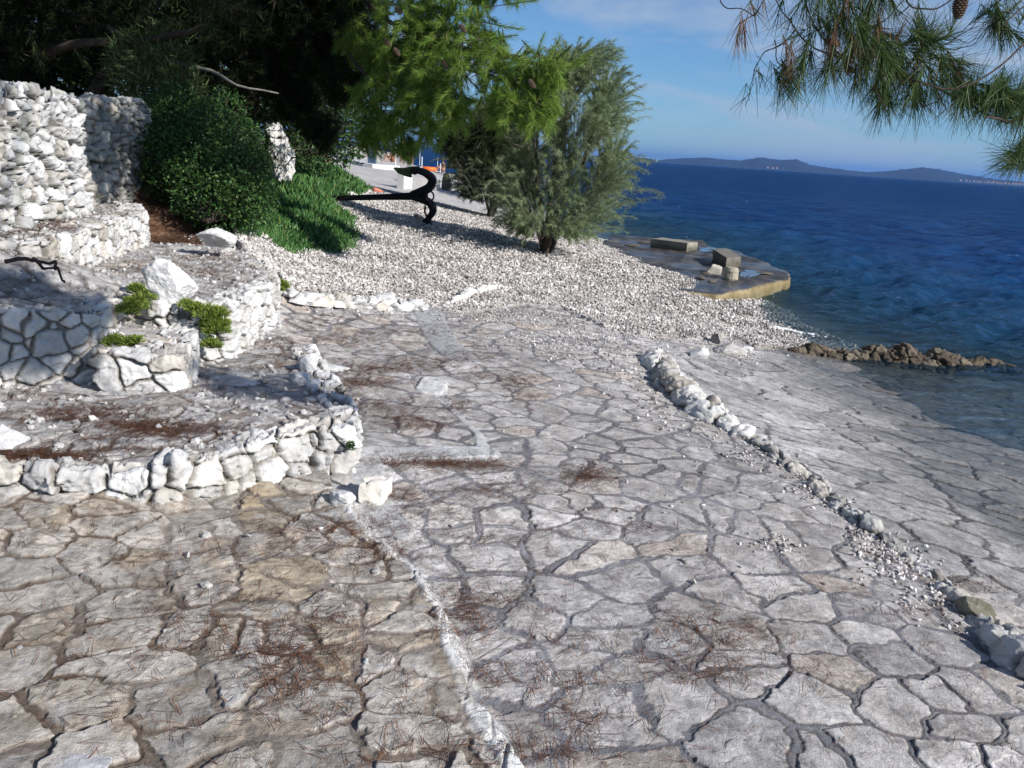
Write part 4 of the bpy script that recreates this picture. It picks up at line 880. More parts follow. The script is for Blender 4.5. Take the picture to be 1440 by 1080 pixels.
# --- shrubs
def leaves(g, c, nrmv, n, L, W, flat=.5):
    m = len(c); d = nrm(nrmv+rand_unit(m)*.9); ribbons(g, c, c+d*L*rng.uniform(.6, 1.2, (m, 1)), W, seg=2, taper=.8, bend=np.array([0, 0, -.15])*L)
def leafquads(g, c, out, L, W):
    m = len(c); d = nrm(out+rand_unit(m)*1.1); s = nrm(np.cross(d, rand_unit(m))); n_ = np.cross(d, s); L = L*rng.uniform(.6, 1.25, (m, 1)); W = W*rng.uniform(.7, 1.2, (m, 1))
    v = np.stack([c, c+d*L*.4+s*W*.5+n_*W*.12, c+d*L, c+d*L*.4-s*W*.5+n_*W*.12], 1).reshape(-1, 3); i = np.arange(m)[:, None]*4; g.add(v, np.concatenate([i+np.array([[0, 1, 2]]), i+np.array([[0, 2, 3]])], 0))
def shrub(px, py, blobs, label, mat, L, W, dens, twigs=60, strap=False, cat='shrub', z=None, name='shrub', group=None):
    p0 = T(px, py) if z is None else P(px, py, z); tr = thing(name, p0, label, cat, group); g = G(); gw = G()
    for bx, by, dp, r in blobs:
        c = Q(bx, by, dp); n = int(dens*r*r); u = rand_unit(n); rr = r*(.55+.45*rng.random((n, 1))**.5)*(1+.22*fb3(u[:, 0]*3+bx, u[:, 1]*3, u[:, 2]*3, 3, 9))[:, None]
        pts = c+u*rr
        if strap: leaves(g, pts, nrm(u*.6+np.array([0, 0, .7])), n, L, W)
        else: leafquads(g, pts, u*.7+np.array([0, 0, .35]), L, W)
        k = max(int(twigs*r), 4); u = rand_unit(k); prisms(gw, np.repeat((c-np.array([0, 0, r*.3]))[None], k, 0), c+u*r*.85, .008, .003)
        prisms(gw, np.array([p0]), np.array([c-np.array([0, 0, r*.3])]), .02, .012)
    g.out('foliage', mat, tr); gw.out('stems', M_bark, tr); return tr
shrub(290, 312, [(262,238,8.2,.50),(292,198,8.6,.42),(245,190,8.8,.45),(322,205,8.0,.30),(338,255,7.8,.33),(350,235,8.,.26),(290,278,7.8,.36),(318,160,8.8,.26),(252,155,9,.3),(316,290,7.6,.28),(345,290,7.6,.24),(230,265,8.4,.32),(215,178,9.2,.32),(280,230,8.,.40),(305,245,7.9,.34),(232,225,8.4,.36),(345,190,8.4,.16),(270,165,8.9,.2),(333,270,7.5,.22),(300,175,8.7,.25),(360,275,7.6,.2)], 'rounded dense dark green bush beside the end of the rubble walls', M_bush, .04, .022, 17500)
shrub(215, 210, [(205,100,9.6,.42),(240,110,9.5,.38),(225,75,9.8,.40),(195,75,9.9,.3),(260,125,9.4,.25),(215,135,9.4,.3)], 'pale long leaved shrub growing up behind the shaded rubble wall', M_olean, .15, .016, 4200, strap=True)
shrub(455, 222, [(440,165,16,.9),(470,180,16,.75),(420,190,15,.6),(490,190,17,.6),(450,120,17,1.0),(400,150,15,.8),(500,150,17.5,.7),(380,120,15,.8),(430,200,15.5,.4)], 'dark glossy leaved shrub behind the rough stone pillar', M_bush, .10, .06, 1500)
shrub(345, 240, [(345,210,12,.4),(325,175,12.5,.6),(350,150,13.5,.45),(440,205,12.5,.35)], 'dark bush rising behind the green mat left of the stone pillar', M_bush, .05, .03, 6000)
p = Q(388, 190, 13.2); p[2] = float(base(p[0], p[1]))
g = G(); boulder('stone_pillar', p, (.50, .42, 1.36), 88, 'rough white rock pillar at the back of the green mat under the pines', cat='stone pillar', rough=.22, npl=20, sink=.1, pal=(c3(.35, .34, .32), c3(.72, .71, .69)))
def samph(px, py, blobs, label, at=None):
    p0 = PLp(3, [(px, at)])[0] if at else S(px, py); tr = thing('samphire', p0, label, 'samphire', 'samphire tufts in the stonework'); g = G(); gw = G(); dp = (p0-EYE)@fw
    for bx, by, r, do in blobs:
        c = Q(bx, by, dp+do); n = int(1500*(r/.1)**1.6); u = rand_unit(n); u[:, 2] = np.abs(u[:, 2])*.9-.25; sub = nrm(rng.normal(size=(26, 3))); sub[:, 2] = np.abs(sub[:, 2])*.8-.2
        cl = sub[rng.integers(0, 26, n)]; pts = c+cl*r*.8+u*r*.30; d = nrm(cl+u*1.2+np.array([0, 0, .6])); ribbons(g, pts, pts+d*.024*rng.uniform(.6, 1.3, (n, 1)), .0055, seg=1, taper=.3)
        prisms(gw, np.repeat(c[None], 26, 0)-np.array([0, 0, r*.3]), c+sub*r*.75, .003, .002)
    g.out('foliage', M_samph, tr); gw.out('stems', M_olean, tr)
samph(300, 490, [(292,442,.07,-.08),(304,466,.065,-.08),(298,486,.05,-.08),(275,436,.05,-.08),(308,442,.05,-.06),(262,430,.035,-.08),(312,458,.045,-.06),(298,458,.06,-.08)], 'largest yellow green samphire tuft hanging between two white terrace walls', at=430)
samph(196, 440, [(190,430,.065,-.08),(204,420,.05,-.05),(192,408,.04,0),(180,438,.05,-.1)], 'yellow green samphire tuft left of the pointed boulder', at=424)
samph(394, 412, [(395,402,.06,.05),(390,408,.05,0)], 'small samphire tuft behind the right terrace corner')
samph(172, 486, [(160,482,.05,0),(182,484,.04,0),(192,480,.03,0)], 'dull samphire patch in the shadow on the low stone step')
q = P(489, 622, .27); tr = thing('weed', q, 'tiny green weed sprouting from the terrace corner joint', 'weed'); g = G(); n = 130; u = rand_unit(n)*.014; leafquads(g, q+u+np.array([.02, -.03, .0]), u*50, .014, .009); g.out('foliage', M_bush, tr)
g = G(); prisms(g, np.repeat(q[None], 8, 0), q+rand_unit(8)*.02+np.array([.02, -.03, 0]), .0012, .0008); g.out('stems', M_bush, tr)
# --- ice plant mat
mat_poly = [tuple(T(a, b)[:2]) for a, b in [(318,318),(335,335),(380,343),(430,350),(470,356),(497,352),(502,330),(496,305),(470,292),(455,285),(500,282),(522,268),(500,256),(480,243),(460,230),(440,222),(410,215),(370,216),(345,225),(330,250),(315,285)]]
mp_ = np.array(mat_poly); lo, hi = mp_.min(0), mp_.max(0); n = 420000
x = rng.uniform(lo[0], hi[0], n); y = rng.uniform(lo[1], hi[1], n); wgt = np.clip(9/np.maximum(y, 9), 0, 1)**1.7; k = (rng.random(n) < wgt) & inpoly(x+.06*vn2(x*5, y*5, 1), y+.1*vn2(x*5, y*5, 2), mat_poly); x, y = x[k], y[k]
if len(x) > 52000: s_ = rng.permutation(len(x))[:52000]; x, y = x[s_], y[s_]
z, _ = gridz(x, y); ed = distline(x, y, mat_poly+mat_poly[:1]); hm = ss(0, .5, ed)*(.16+.14*fb2(x*1.3, y*1.3, 3, 33))+.05*fb2(x*5, y*5, 2, 34)
pts = np.stack([x, y, z+np.maximum(hm, 0)], 1); n = len(pts); print('mat', n)
d = nrm(rand_unit(n)*.75+np.array([.15, -.1, .75])); g = G(); sc_ = np.clip(y/9, 1, 2.2)[:, None]
ribbons(g, pts-np.array([0, 0, .02]), pts+d*rng.uniform(.05, .095, (n, 1))*sc_**.6, .017*sc_[:, 0], bend=rand_unit(n)*.02, seg=2, taper=.7)
tag(g.out('ground_cover', M_grass), 'dense bright green succulent mat creeping down to the gravel', 'ground cover', kind='stuff')
gxm, gym = np.meshgrid(np.linspace(lo[0], hi[0], 90), np.linspace(lo[1], hi[1], 160)); xx, yy = gxm.ravel(), gym.ravel(); zz_, _ = gridz(xx, yy); ed = distline(xx, yy, mat_poly+mat_poly[:1]); ins = inpoly(xx, yy, mat_poly)
hm = ss(0, .5, ed)*(.16+.14*fb2(xx*1.3, yy*1.3, 3, 33)); i = (np.arange(159)[:, None]*90+np.arange(89)[None]).ravel(); i = i[ins[i] & ins[i+1] & ins[i+90] & ins[i+91]]
o = mk('mat_soil', np.stack([xx, yy, zz_+np.where(ins, np.maximum(hm, 0)-.015, -.05)], 1), np.stack([i, i+1, i+91, i+90], 1), M_bush, smooth=True); tag(o, kind='structure')
# dry branch by the bench
g = G(); zz_ = .80
limb(g, [P(12,372,.90), P(45,364,.92), P(70,368,.90), P(85,387,.84), P(92,400,.79)], .012, .006, n=30, ns=6, wob=.02); limb(g, [P(50,366,.90), P(62,377,.88), P(76,374,.88)], .012, .006, n=16, ns=6, wob=.01)
tag(g.out('dry_branch', M_bark, smooth=True), 'dead dark twig lying in front of the stone bench', 'dead branch')
#@@PART4
# ------------------------------------------------------------------ sea
m, t, b, o = nodes('sea_water'); t.nodes.remove(b)
pos = geo_pos(t); at = N(t, 'ShaderNodeAttribute', attribute_name='depth').outputs['Fac']
def vscale(sx, sy):
    n = N(t, 'ShaderNodeMapping'); t.links.new(pos, n.inputs[0]); n.inputs['Scale'].default_value = (sx, sy, 1); n.inputs['Rotation'].default_value = (0, 0, -.25); return n.outputs[0]
w1 = noise(t, 9, 4, .6, vscale(.6, 1.4), .3); w2 = noise(t, 2.2, 5, .6, vscale(.5, 1.3), .4); w3 = noise(t, .8, 5, .62, vscale(.5, 1.5), .5); w4 = noise(t, .18, 5, .65, vscale(.4, 1.6))
hh = math_(t, 'ADD', math_(t, 'ADD', math_(t, 'MULTIPLY', w1, .10), math_(t, 'MULTIPLY', w2, .42)), math_(t, 'ADD', math_(t, 'MULTIPLY', w3, .9), math_(t, 'MULTIPLY', w4, .9)))
bm = N(t, 'ShaderNodeBump'); bm.inputs['Strength'].default_value = 1.; bm.inputs['Distance'].default_value = 1.1; t.links.new(hh, bm.inputs['Height'])
deep = N(t, 'ShaderNodeBsdfDiffuse'); cc = mixrgb(t, maprange(t, w3, .35, .65, 0, 1), (.002, .016, .062), (.005, .036, .115)); 
gr = mixrgb(t, maprange(t, at, .25, 1.1, 0, 1), (.010, .042, .070), cc); t.links.new(gr, deep.inputs[0])
tr = N(t, 'ShaderNodeBsdfTransparent'); t.links.new(mixrgb(t, maprange(t, at, 0, .8, 0, 1), (.9, .97, .97), (.45, .75, .72)), tr.inputs[0])
mx = N(t, 'ShaderNodeMixShader'); t.links.new(maprange(t, at, .0, .7, .08, 1.), mx.inputs[0]); t.links.new(tr.outputs[0], mx.inputs[1]); t.links.new(deep.outputs[0], mx.inputs[2])
gl = N(t, 'ShaderNodeBsdfGlossy'); gl.inputs['Roughness'].default_value = .06; t.links.new(bm.outputs[0], gl.inputs['Normal']); gl.inputs[0].default_value = (.50, .66, .92, 1)
fr = N(t, 'ShaderNodeFresnel'); fr.inputs[0].default_value = 1.33; t.links.new(bm.outputs[0], fr.inputs[1])
m2 = N(t, 'ShaderNodeMixShader'); t.links.new(math_(t, 'MULTIPLY', fr.outputs[0], .72), m2.inputs[0]); t.links.new(mx.outputs[0], m2.inputs[1]); t.links.new(gl.outputs[0], m2.inputs[2])
t.links.new(m2.outputs[0], o.inputs[0]); M_sea = m
wr = [4.]
while wr[-1] < 30000: d = wr[-1]; wr.append(d+max(d/260, min(d*d/3600, d*.06)))
wr = np.array(wr); wt = np.r_[-6, -3, -2, np.linspace(-1.2, 1.25, 620), 2, 3, 6]; nw = len(wt)
wx = (wt[None]*wr[:, None]).ravel(); wy = np.repeat(wr, nw); wz = np.full(len(wx), SEA)
stp = np.repeat(np.gradient(wr), nw)
for k in range(60):
    lam = 10**rng.uniform(-.65, .6); an = -1.25+rng.normal()*.45; kk = 2*math.pi/lam; am = .019*lam**.6*rng.uniform(.5, 1.3)
    ph = kk*(wx*math.cos(an)+wy*math.sin(an))+rng.uniform(0, 6.28)+.8*vn2(wx/lam*.35, wy/lam*.35, k)
    wz += am*(.955-np.abs(np.sin(ph*.5))*1.5)*ss(.55, .25, stp/lam)
bz = np.where((wy < 60) & (np.abs(wt).repeat(1)[None].repeat(len(wr), 0).ravel() < 1.3), base(np.clip(wx, -60, 60), np.clip(wy, 0, 60)), -5.)
dep = SEA-bz
calm = ss(.02, .5, dep); wz = SEA+(wz-SEA)*(.12+.88*calm)
i = (np.arange(len(wr)-1)[:, None]*nw+np.arange(nw-1)[None]).ravel()
keep = dep[i] > -.35
i = i[keep]; f = np.stack([i, i+1, i+nw+1, i+nw], 1)
o = mk('sea', np.stack([wx, wy, wz], 1), f, M_sea, smooth=True, attrs={'depth': np.clip(dep, 0, 9)}); tag(o, kind='structure')
# foam lapping at the gravel
fp = T(1085, 463); g = G(); v, f = ico(2)
for _ in range(260):
    a = random.gauss(0, .2); q = np.array([fp[0]+a+.04, fp[1]-a*.75+.05*math.sin(a*14)+random.gauss(0, .045), SEA+.025]); r = random.uniform(.004, .016)
    g.add(v*np.array([r*1.6, r, r*.6])+q, f)
M_foam = plain('foam', (.8, .82, .84), .8, 60, .05)
tag(g.out('wave_foam', M_foam), 'small white foam of a wavelet breaking on the gravel', 'foam', kind='stuff')

# ------------------------------------------------------------------ concrete jetty
ZJ = SEA+.22
out_ = [P(a, b, ZJ) for a, b in [(905,405),(960,409),(1012,413),(1060,404),(1111,391),(1109,383),(1082,371),(1040,354),(1000,346),(985,338),(915,334),(860,330),(845,345),(880,372),(915,385)]]
oc = []
for k in range(len(out_)):
    p, q = out_[k], out_[(k+1) % len(out_)]; n = max(int(np.linalg.norm(q-p)/.05), 1)
    for s in range(n): oc.append(p+(q-p)*s/n)
oc = np.array(oc); oc[:, :2] += np.stack([.02*vn2(oc[:, 0]*6, oc[:, 1]*6, 1), .02*vn2(oc[:, 0]*6, oc[:, 1]*6, 2)], 1)
cen = oc.mean(0); n = len(oc); g = G(); prof = [(1., -.42), (1., -.3), (1.0, -.2), (1., -.1), (1., -.03), (.985, 0), (.95, .0), (.9, 0)]+[(s, 0) for s in np.linspace(.85, 0, 18)]
vs = []
for s, dz_ in prof:
    r = cen+(oc-cen)*s; r[:, 2] = ZJ+dz_
    ed = (.02*fb3(r[:, 0]*7, r[:, 1]*7, r[:, 2]*7, 4, 900)-.03*(fb3(r[:, 0]*3, r[:, 1]*3, r[:, 2]*5, 3, 910) > .45)) if s > .94 else 0
    if s > .94: r = r+nrm((oc-cen)*np.array([1, 1, 0]))*np.asarray(ed)[:, None]
    if s <= .985: r[:, 2] += .025*fb2(r[:, 0]*2.2, r[:, 1]*2.2, 4, 920)-.02*ss(.1, .5, fb2(r[:, 0]*.8+3, r[:, 1]*.8, 3, 930))*ss(1, .85, s)
    vs.append(r)
vs = np.concatenate(vs); f = np.array([[j*n+k, j*n+(k+1) % n, (j+1)*n+(k+1) % n, (j+1)*n+k] for j in range(len(prof)-1) for k in range(n)])
topm = np.repeat([s <= .985 for s, _ in prof], n)
c = mixc(c3(.20, .155, .075), c3(.32, .26, .15), ss(-.8, .8, fb3(vs[:, 0]*4, vs[:, 1]*4, vs[:, 2]*9, 4, 940)))
ct = mixc(c3(.03, .028, .028), c3(.11, .10, .092), ss(-.7, .9, fb2(vs[:, 0]*5, vs[:, 1]*5, 5, 950)))
c = np.where(topm[:, None], ct, c); c = mixc(c, c3(.12, .11, .06), ss(ZJ-.12, ZJ-.26, vs[:, 2]))
jet = mk('jetty', vs, f, M_pave, col=c, smooth=True, attrs={'wet': topm*(.45+.5*ss(0, .4, fb2(vs[:, 0]*1.2, vs[:, 1]*1.2, 3, 960)))}); tag(jet, 'low wet concrete jetty with a mossy yellow side reaching into the sea', 'jetty')
# puddles
m, t, b, o = nodes('puddle'); b.inputs['Base Color'].default_value = (.02, .03, .04, 1); b.inputs['Roughness'].default_value = .04; b.inputs['Specular IOR Level'].default_value = .6; M_pud = m
for l, lab in (([(1040,386),(1058,380),(1070,382),(1066,387),(1044,391)], 'puddle right of the broken concrete post on the jetty'), ([(984,350),(1000,348),(1006,352),(986,354)], 'puddle between the two concrete blocks on the jetty')):
    q = smooth_path(np.array([P(a, b, ZJ+.012) for a, b in l+l[:1]]), 28)[:-1]
    q = q+np.array([.02, .02, 0])*rng.normal(size=(len(q), 3)); q[:, 2] = ZJ+.014
    o = mk('puddle', np.r_[q, [q.mean(0)]], np.array([[k, (k+1) % len(q), len(q)] for k in range(len(q))]), M_pud); tag(o, lab, 'puddle', kind='structure')
def cblock(name, base4, h, label, col=(.27, .25, .20), seed=0, cat='concrete block', res=10, mossy=1):
    """box on four world floor points with rough edges"""
    b4 = np.array(base4); g = G(); v, f = [], []
    def patch(p00, p10, p11, p01):
        nonlocal v, f
        a = np.linspace(0, 1, res+1); A, B = np.meshgrid(a, a); A = A.ravel()[:, None]; B = B.ravel()[:, None]
        q = p00*(1-A)*(1-B)+p10*A*(1-B)+p11*A*B+p01*(1-A)*B; n0 = sum(len(x) for x in v)
        i = (np.arange(res)[:, None]*(res+1)+np.arange(res)[None]).ravel(); v.append(q); f.append(np.stack([i, i+1, i+res+2, i+res+1], 1)+n0)
    t4 = b4+np.array([0, 0, 1.])*np.asarray(h).reshape(-1, 1)
    for k in range(4): patch(b4[k], b4[(k+1) % 4], t4[(k+1) % 4], t4[k])
    patch(t4[0], t4[1], t4[2], t4[3]); v = np.concatenate(v); f = np.concatenate(f)
    c0 = v.mean(0); d = nrm(v-c0)
    am = .018*fb3(v[:, 0]*9, v[:, 1]*9, v[:, 2]*9, 4, seed)-.02*ss(.55, .9, np.abs(nrm((v-c0)/np.abs(v-c0).max(0))).min(1)*1.7)
    v = v+d*am[:, None]; cc = c3(*col)*(1+.22*fb3(v[:, 0]*8, v[:, 1]*8, v[:, 2]*8, 4, seed+3))[:, None]
    if mossy: cc = mixc(cc, c3(.07, .065, .04), ss(.18, .0, v[:, 2]-ZJ)*.75)  # mossy: shade on the block faces put into a darker, moss toned foot
    return tag(mk(name, v, f, M_wall, col=cc, smooth=True), label, cat)
zb = ZJ-.01
a = P(965, 355, zb); b = P(979, 353, zb); dl = P(914, 348, zb)-a
cblock('concrete_block', [a, b, b+dl, a+dl], .21, 'long rectangular concrete block lying at the back of the jetty', seed=11)
a = P(1010, 388, zb); b = P(1038, 388, zb); dl = P(1001, 376, zb)-P(1022, 385, zb)
a2 = P(1020, 378, zb); b2 = P(1040, 376, zb); dd = P(1001, 369, zb)-a2
cblock('concrete_block', [a2, b2, b2+dd, a2+dd], [.22, .21, .27, .27], 'broken upright concrete block with a ragged top on the jetty', seed=21, col=(.17, .155, .13))
p0_ = S(508, 712); p1_ = S(536, 714); dl = np.array([.03, .09, 0]); dl[:2] += 0
cblock('stone_block', [p0_, p1_, p1_+dl, p0_+dl], .115, 'squarish cream stone block at the foot of the terrace corner', seed=33, col=(.68, .64, .57), cat='stone block', mossy=0)
g = G(); p = P(1027, 393, zb); pts = [p+np.array([0, 0, z]) for z in np.linspace(0, .22, 8)]
tube(g, pts, [.13, .135, .13, .13, .125, .13, .12, .10], 16, rough=.06, c=c3(.36, .33, .25)); tag(g.out('stone_bollard', M_wall), 'thick round worn concrete stump in front of the broken block', 'bollard')
p = P(1006, 386, zb); boulder('slab', p, (.34, .10, .20), 25, 'pale slab leaning against the broken concrete block', cat='slab', pal=(c3(.35, .32, .27), c3(.46, .42, .36)), rot=.2, npl=8, sink=.15)
for k, (x, y) in enumerate([(985,392),(1000,397),(968,396),(993,386)]):
    boulder('stone', P(x, y, zb), (.18, .14, .07), 960+k, ['dark stone on the jetty below the leaning slab', 'dark stone on the jetty nearest the mossy front edge', 'leftmost dark stone on the jetty beside the gravel', 'dark stone on the jetty between slab and gravel'][k], cat='stone', pal=(c3(.08, .07, .06), c3(.18, .16, .13)), sub=4)
for k, (x, y) in enumerate([(862,340),(890,346),(905,342),(1075,385)]):
    boulder('stone', P(x, y, zb), (.35, .22, .06), 970+k, ['flat dark rock at the far left of the jetty', 'flat dark rock left of the long block', 'flat rock nearest the long block', 'little rock on the seaward corner of the jetty'][k], cat='rock', pal=(c3(.08, .07, .06), c3(.18, .16, .13)), sub=4)

# ------------------------------------------------------------------ anchor
q0 = T(602, 318); DA = (q0-EYE)@fw
A = lambda x, y, dd=0: Q(x, y, DA+dd)
root = thing('anchor', q0, 'big old black iron anchor lying on its side on the white gravel', 'anchor')
g = G(); tube(g, [A(452,279,.55), A(500,278,.4), A(540,277,.25), A(575,276,.12), A(600,274,0)], [.048, .052, .056, .07, .09], 12, flat=.75); g.out('shank', M_iron, root, smooth=True)
def arm(pts, rad, nm='arm'):
    g = G(); pp = smooth_path(pts, 40); rr = np.interp(np.linspace(0, 1, 40), np.linspace(0, 1, len(rad)), rad)
    tube(g, pp, rr, 12, flat=.7, updir=(.2, 1, .1)); return g.out(nm, M_iron, root, smooth=True)
arm([A(578,274), A(594,269), A(605,262,-.05), A(608,253,-.12), A(601,245,-.2), A(589,240,-.26), A(577,238,-.3)], [.09, .12, .12, .115, .10, .09, .07])
arm([A(580,277), A(596,281), A(606,287,.02), A(609,296,.05), A(604,305,.08), A(598,311,.1)], [.08, .105, .105, .10, .085, .06])
def fluke(pts, th, mat, nm='fluke'):
    p = np.array(pts); n = len(p); off = nrm(np.array([[.25, 1, .35]]))*th; v = np.r_[p-off, p+off]; cen = np.r_[[p.mean(0)-off[0]*1.6], [p.mean(0)+off[0]*1.6]]
    v = np.r_[v, cen]; f3 = [[k, (k+1) % n, 2*n] for k in range(n)]+[[n+(k+1) % n, n+k, 2*n+1] for k in range(n)]; f4 = [[k, n+k, n+(k+1) % n, (k+1) % n] for k in range(n)]
    return child(nm, v, [np.array(f3), np.array(f4)], mat, root)
fluke([A(554,236,-.42), A(566,237,-.36), A(576,235,-.3), A(588,234,-.25), A(592,240,-.22), A(586,245,-.24), A(577,244,-.28), A(579,249,-.3), A(571,247,-.34), A(561,243,-.4)], .035, M_moss)
fluke([A(594,309,.05), A(606,309,.05), A(607,317,.0), A(616,321,-.05), A(606,322,-.1), A(597,317,.0)], .03, M_iron)
g = G(); rp = [A(603+7*math.cos(a_), 276+7.5*math.sin(a_), -.12) for a_ in np.linspace(0, 2*math.pi, 20)]; tube(g, rp, .016, 6, caps=False); g.out('ring', M_iron, root, smooth=True)
g = G(); tube(g, [A(598,290,-.1), A(597,298,-.12), A(600,304,-.12)], .02, 6); g.out('chain_link', M_iron, root)
bl('stone', 590, 311, (.30, .22, .17), 81, 'brown propping stone under the hooked end of the anchor', cat='stone', pal=(c3(.25, .2, .16), c3(.45, .4, .34)))
bl('stone', 487, 275, (.5, .3, .16), 82, 'pale rock between the green mat and the anchor shank', cat='stone', pal=(c3(.5, .48, .46), c3(.7, .69, .67)))
pb = T(528, 272)+np.array([0, .2, 0]); 
boulder('beach_bag', pb, (.30, .18, .16), 83, 'small red cloth bag lying behind the anchor shank', cat='bag', pal=(c3(.42, .13, .09), c3(.55, .22, .15)), sub=4, rough=.06)

# ------------------------------------------------------------------ promenade beyond
M_conc = plain('pale_concrete', (.62, .61, .60), .9, 8, .12)
M_concg = plain('grey_concrete', (.33, .32, .31), .9, 8, .2)
M_blue = plain('blue_paint', (.05, .08, .16), .5, 12, .15, .1)
M_steel = plain('white_rail', (.7, .7, .7), .4, 30, .1, .1)
def boxv(c, sx, sy, sz, ang=0, bev=.0):
    v = np.array([[x, y, z] for z in (0, 1) for x, y in ((-.5, -.5), (.5, -.5), (.5, .5), (-.5, .5))])*np.array([sx, sy, sz])
    a = ang; v = np.c_[v[:, 0]*math.cos(a)-v[:, 1]*math.sin(a), v[:, 0]*math.sin(a)+v[:, 1]*math.cos(a), v[:, 2]]+np.array(c)
    return v, np.array([[0, 3, 2, 1], [4, 5, 6, 7], [0, 1, 5, 4], [1, 2, 6, 5], [2, 3, 7, 6], [3, 0, 4, 7]])
def lowwall(name, path, w, h, mat, label, cat):
    path = np.array(path); g = G(); n = len(path); t = nrm(np.gradient(path[:, :2], axis=0)); nn = np.stack([t[:, 1], -t[:, 0]], 1)
    pr = [(-w/2, -.2), (-w/2, h*.97), (-w/2+.015, h), (w/2-.015, h), (w/2, h*.97), (w/2, -.2)]; v = np.array([[path[i, 0]+nn[i, 0]*a, path[i, 1]+nn[i, 1]*a, path[i, 2]+b] for i in range(n) for a, b in pr])
    f = [[i*6+k, (i+1)*6+k, (i+1)*6+k+1, i*6+k+1] for i in range(n-1) for k in range(5)]; g.add(v, np.array(f))
    g.f.setdefault(6, []).append(np.array([[0, 1, 2, 3, 4, 5], [(n-1)*6+k for k in (5, 4, 3, 2, 1, 0)]], np.int32))
    return tag(g.out(name, mat), label, cat)
lowwall('concrete_wall', smooth_path([T(572,265), T(594,266), T(614,268)], 12), .25, .36, M_concg, 'low grey concrete wall behind the hook of the anchor', 'wall')
a = T(569, 266); v, f = boxv(a, .22, .6, .50, -.3); v[4:6, 2] += .10; tag(mk('concrete_block', v, f, M_conc), 'bright white concrete block at the end of the low grey wall', 'concrete block')
lowwall('path_kerb', smooth_path([T(482,224), T(500,230), T(525,236), T(555,238)], 16), .5, .16, M_conc, 'white kerb curving round the promenade beyond the anchor', 'kerb')
lowwall('low_wall', smooth_path([T(492,219)+np.array([0,0,0]), T(515,222), T(545,226), T(572,228)], 12), .4, .55, M_concg, 'dark low wall in the shade beyond the promenade', 'wall')
p = T(523, 235); root = thing('blue_post', p, 'thick blue post standing on the promenade kerb', 'post')
g = G(); v, f = boxv(p, .30, .30, 2.2); g.add(v, f); g.out('post', M_blue, root); g = G(); v, f = boxv(p+np.array([0, 0, 2.2]), 3.2, .2, .16); g.add(v, f); v, f = boxv(p+np.array([1.0, 1.5, 2.2]), .2, 3., .16); g.add(v, f); g.out('crossbeam', M_blue, root)
hgt = [(590, 232, 34), (593, 239, 18), (615, 236, 14), (619, 244, 14), (556, 236, 40)]
for k, (x, y, hp) in enumerate(hgt):
    p = T(x, y); dd = (p-EYE)@fw; h = hp/F*dd; g = G(); tube(g, [p, p+np.array([0, 0, h*.97]), p+np.array([0, 0, h])], [.028, .028, .015], 8)
    v, f = boxv(p, .14, .14, .02); g.add(v, f)
    tag(g.out('rail_post', M_steel), ['tall thin rail post beyond the anchor fluke', 'short white rail post below the tall thin one', 'thin rail post beside the orange float', 'white post in front of the sitting bather', 'dark thin post beside the standing bathers'][k], 'post')
g = G(); p = T(603, 240); dd = (p-EYE)@fw
ring = [p+np.array([.42*math.cos(a_), .42*math.sin(a_), .12]) for a_ in np.linspace(0, 2*math.pi, 24)]; tube(g, ring, .15, 10, caps=False)
tag(g.out('float_ring', plain('orange_rubber', (.75, .16, .03), .4, 10, .08, .1), smooth=True), 'orange inflatable ring lying near the rail posts', 'float')
bl('stone', 628, 268, (.5, .4, .75), 85, 'dark upright rock at the foot of the far tamarisk', cat='rock', pal=(c3(.07, .06, .05), c3(.18, .15, .12)))
bl('stone', 650, 262, (.7, .4, .3), 86, 'grey shore rock right of the dark upright one', cat='rock', pal=(c3(.2, .19, .17), c3(.36, .34, .31)))

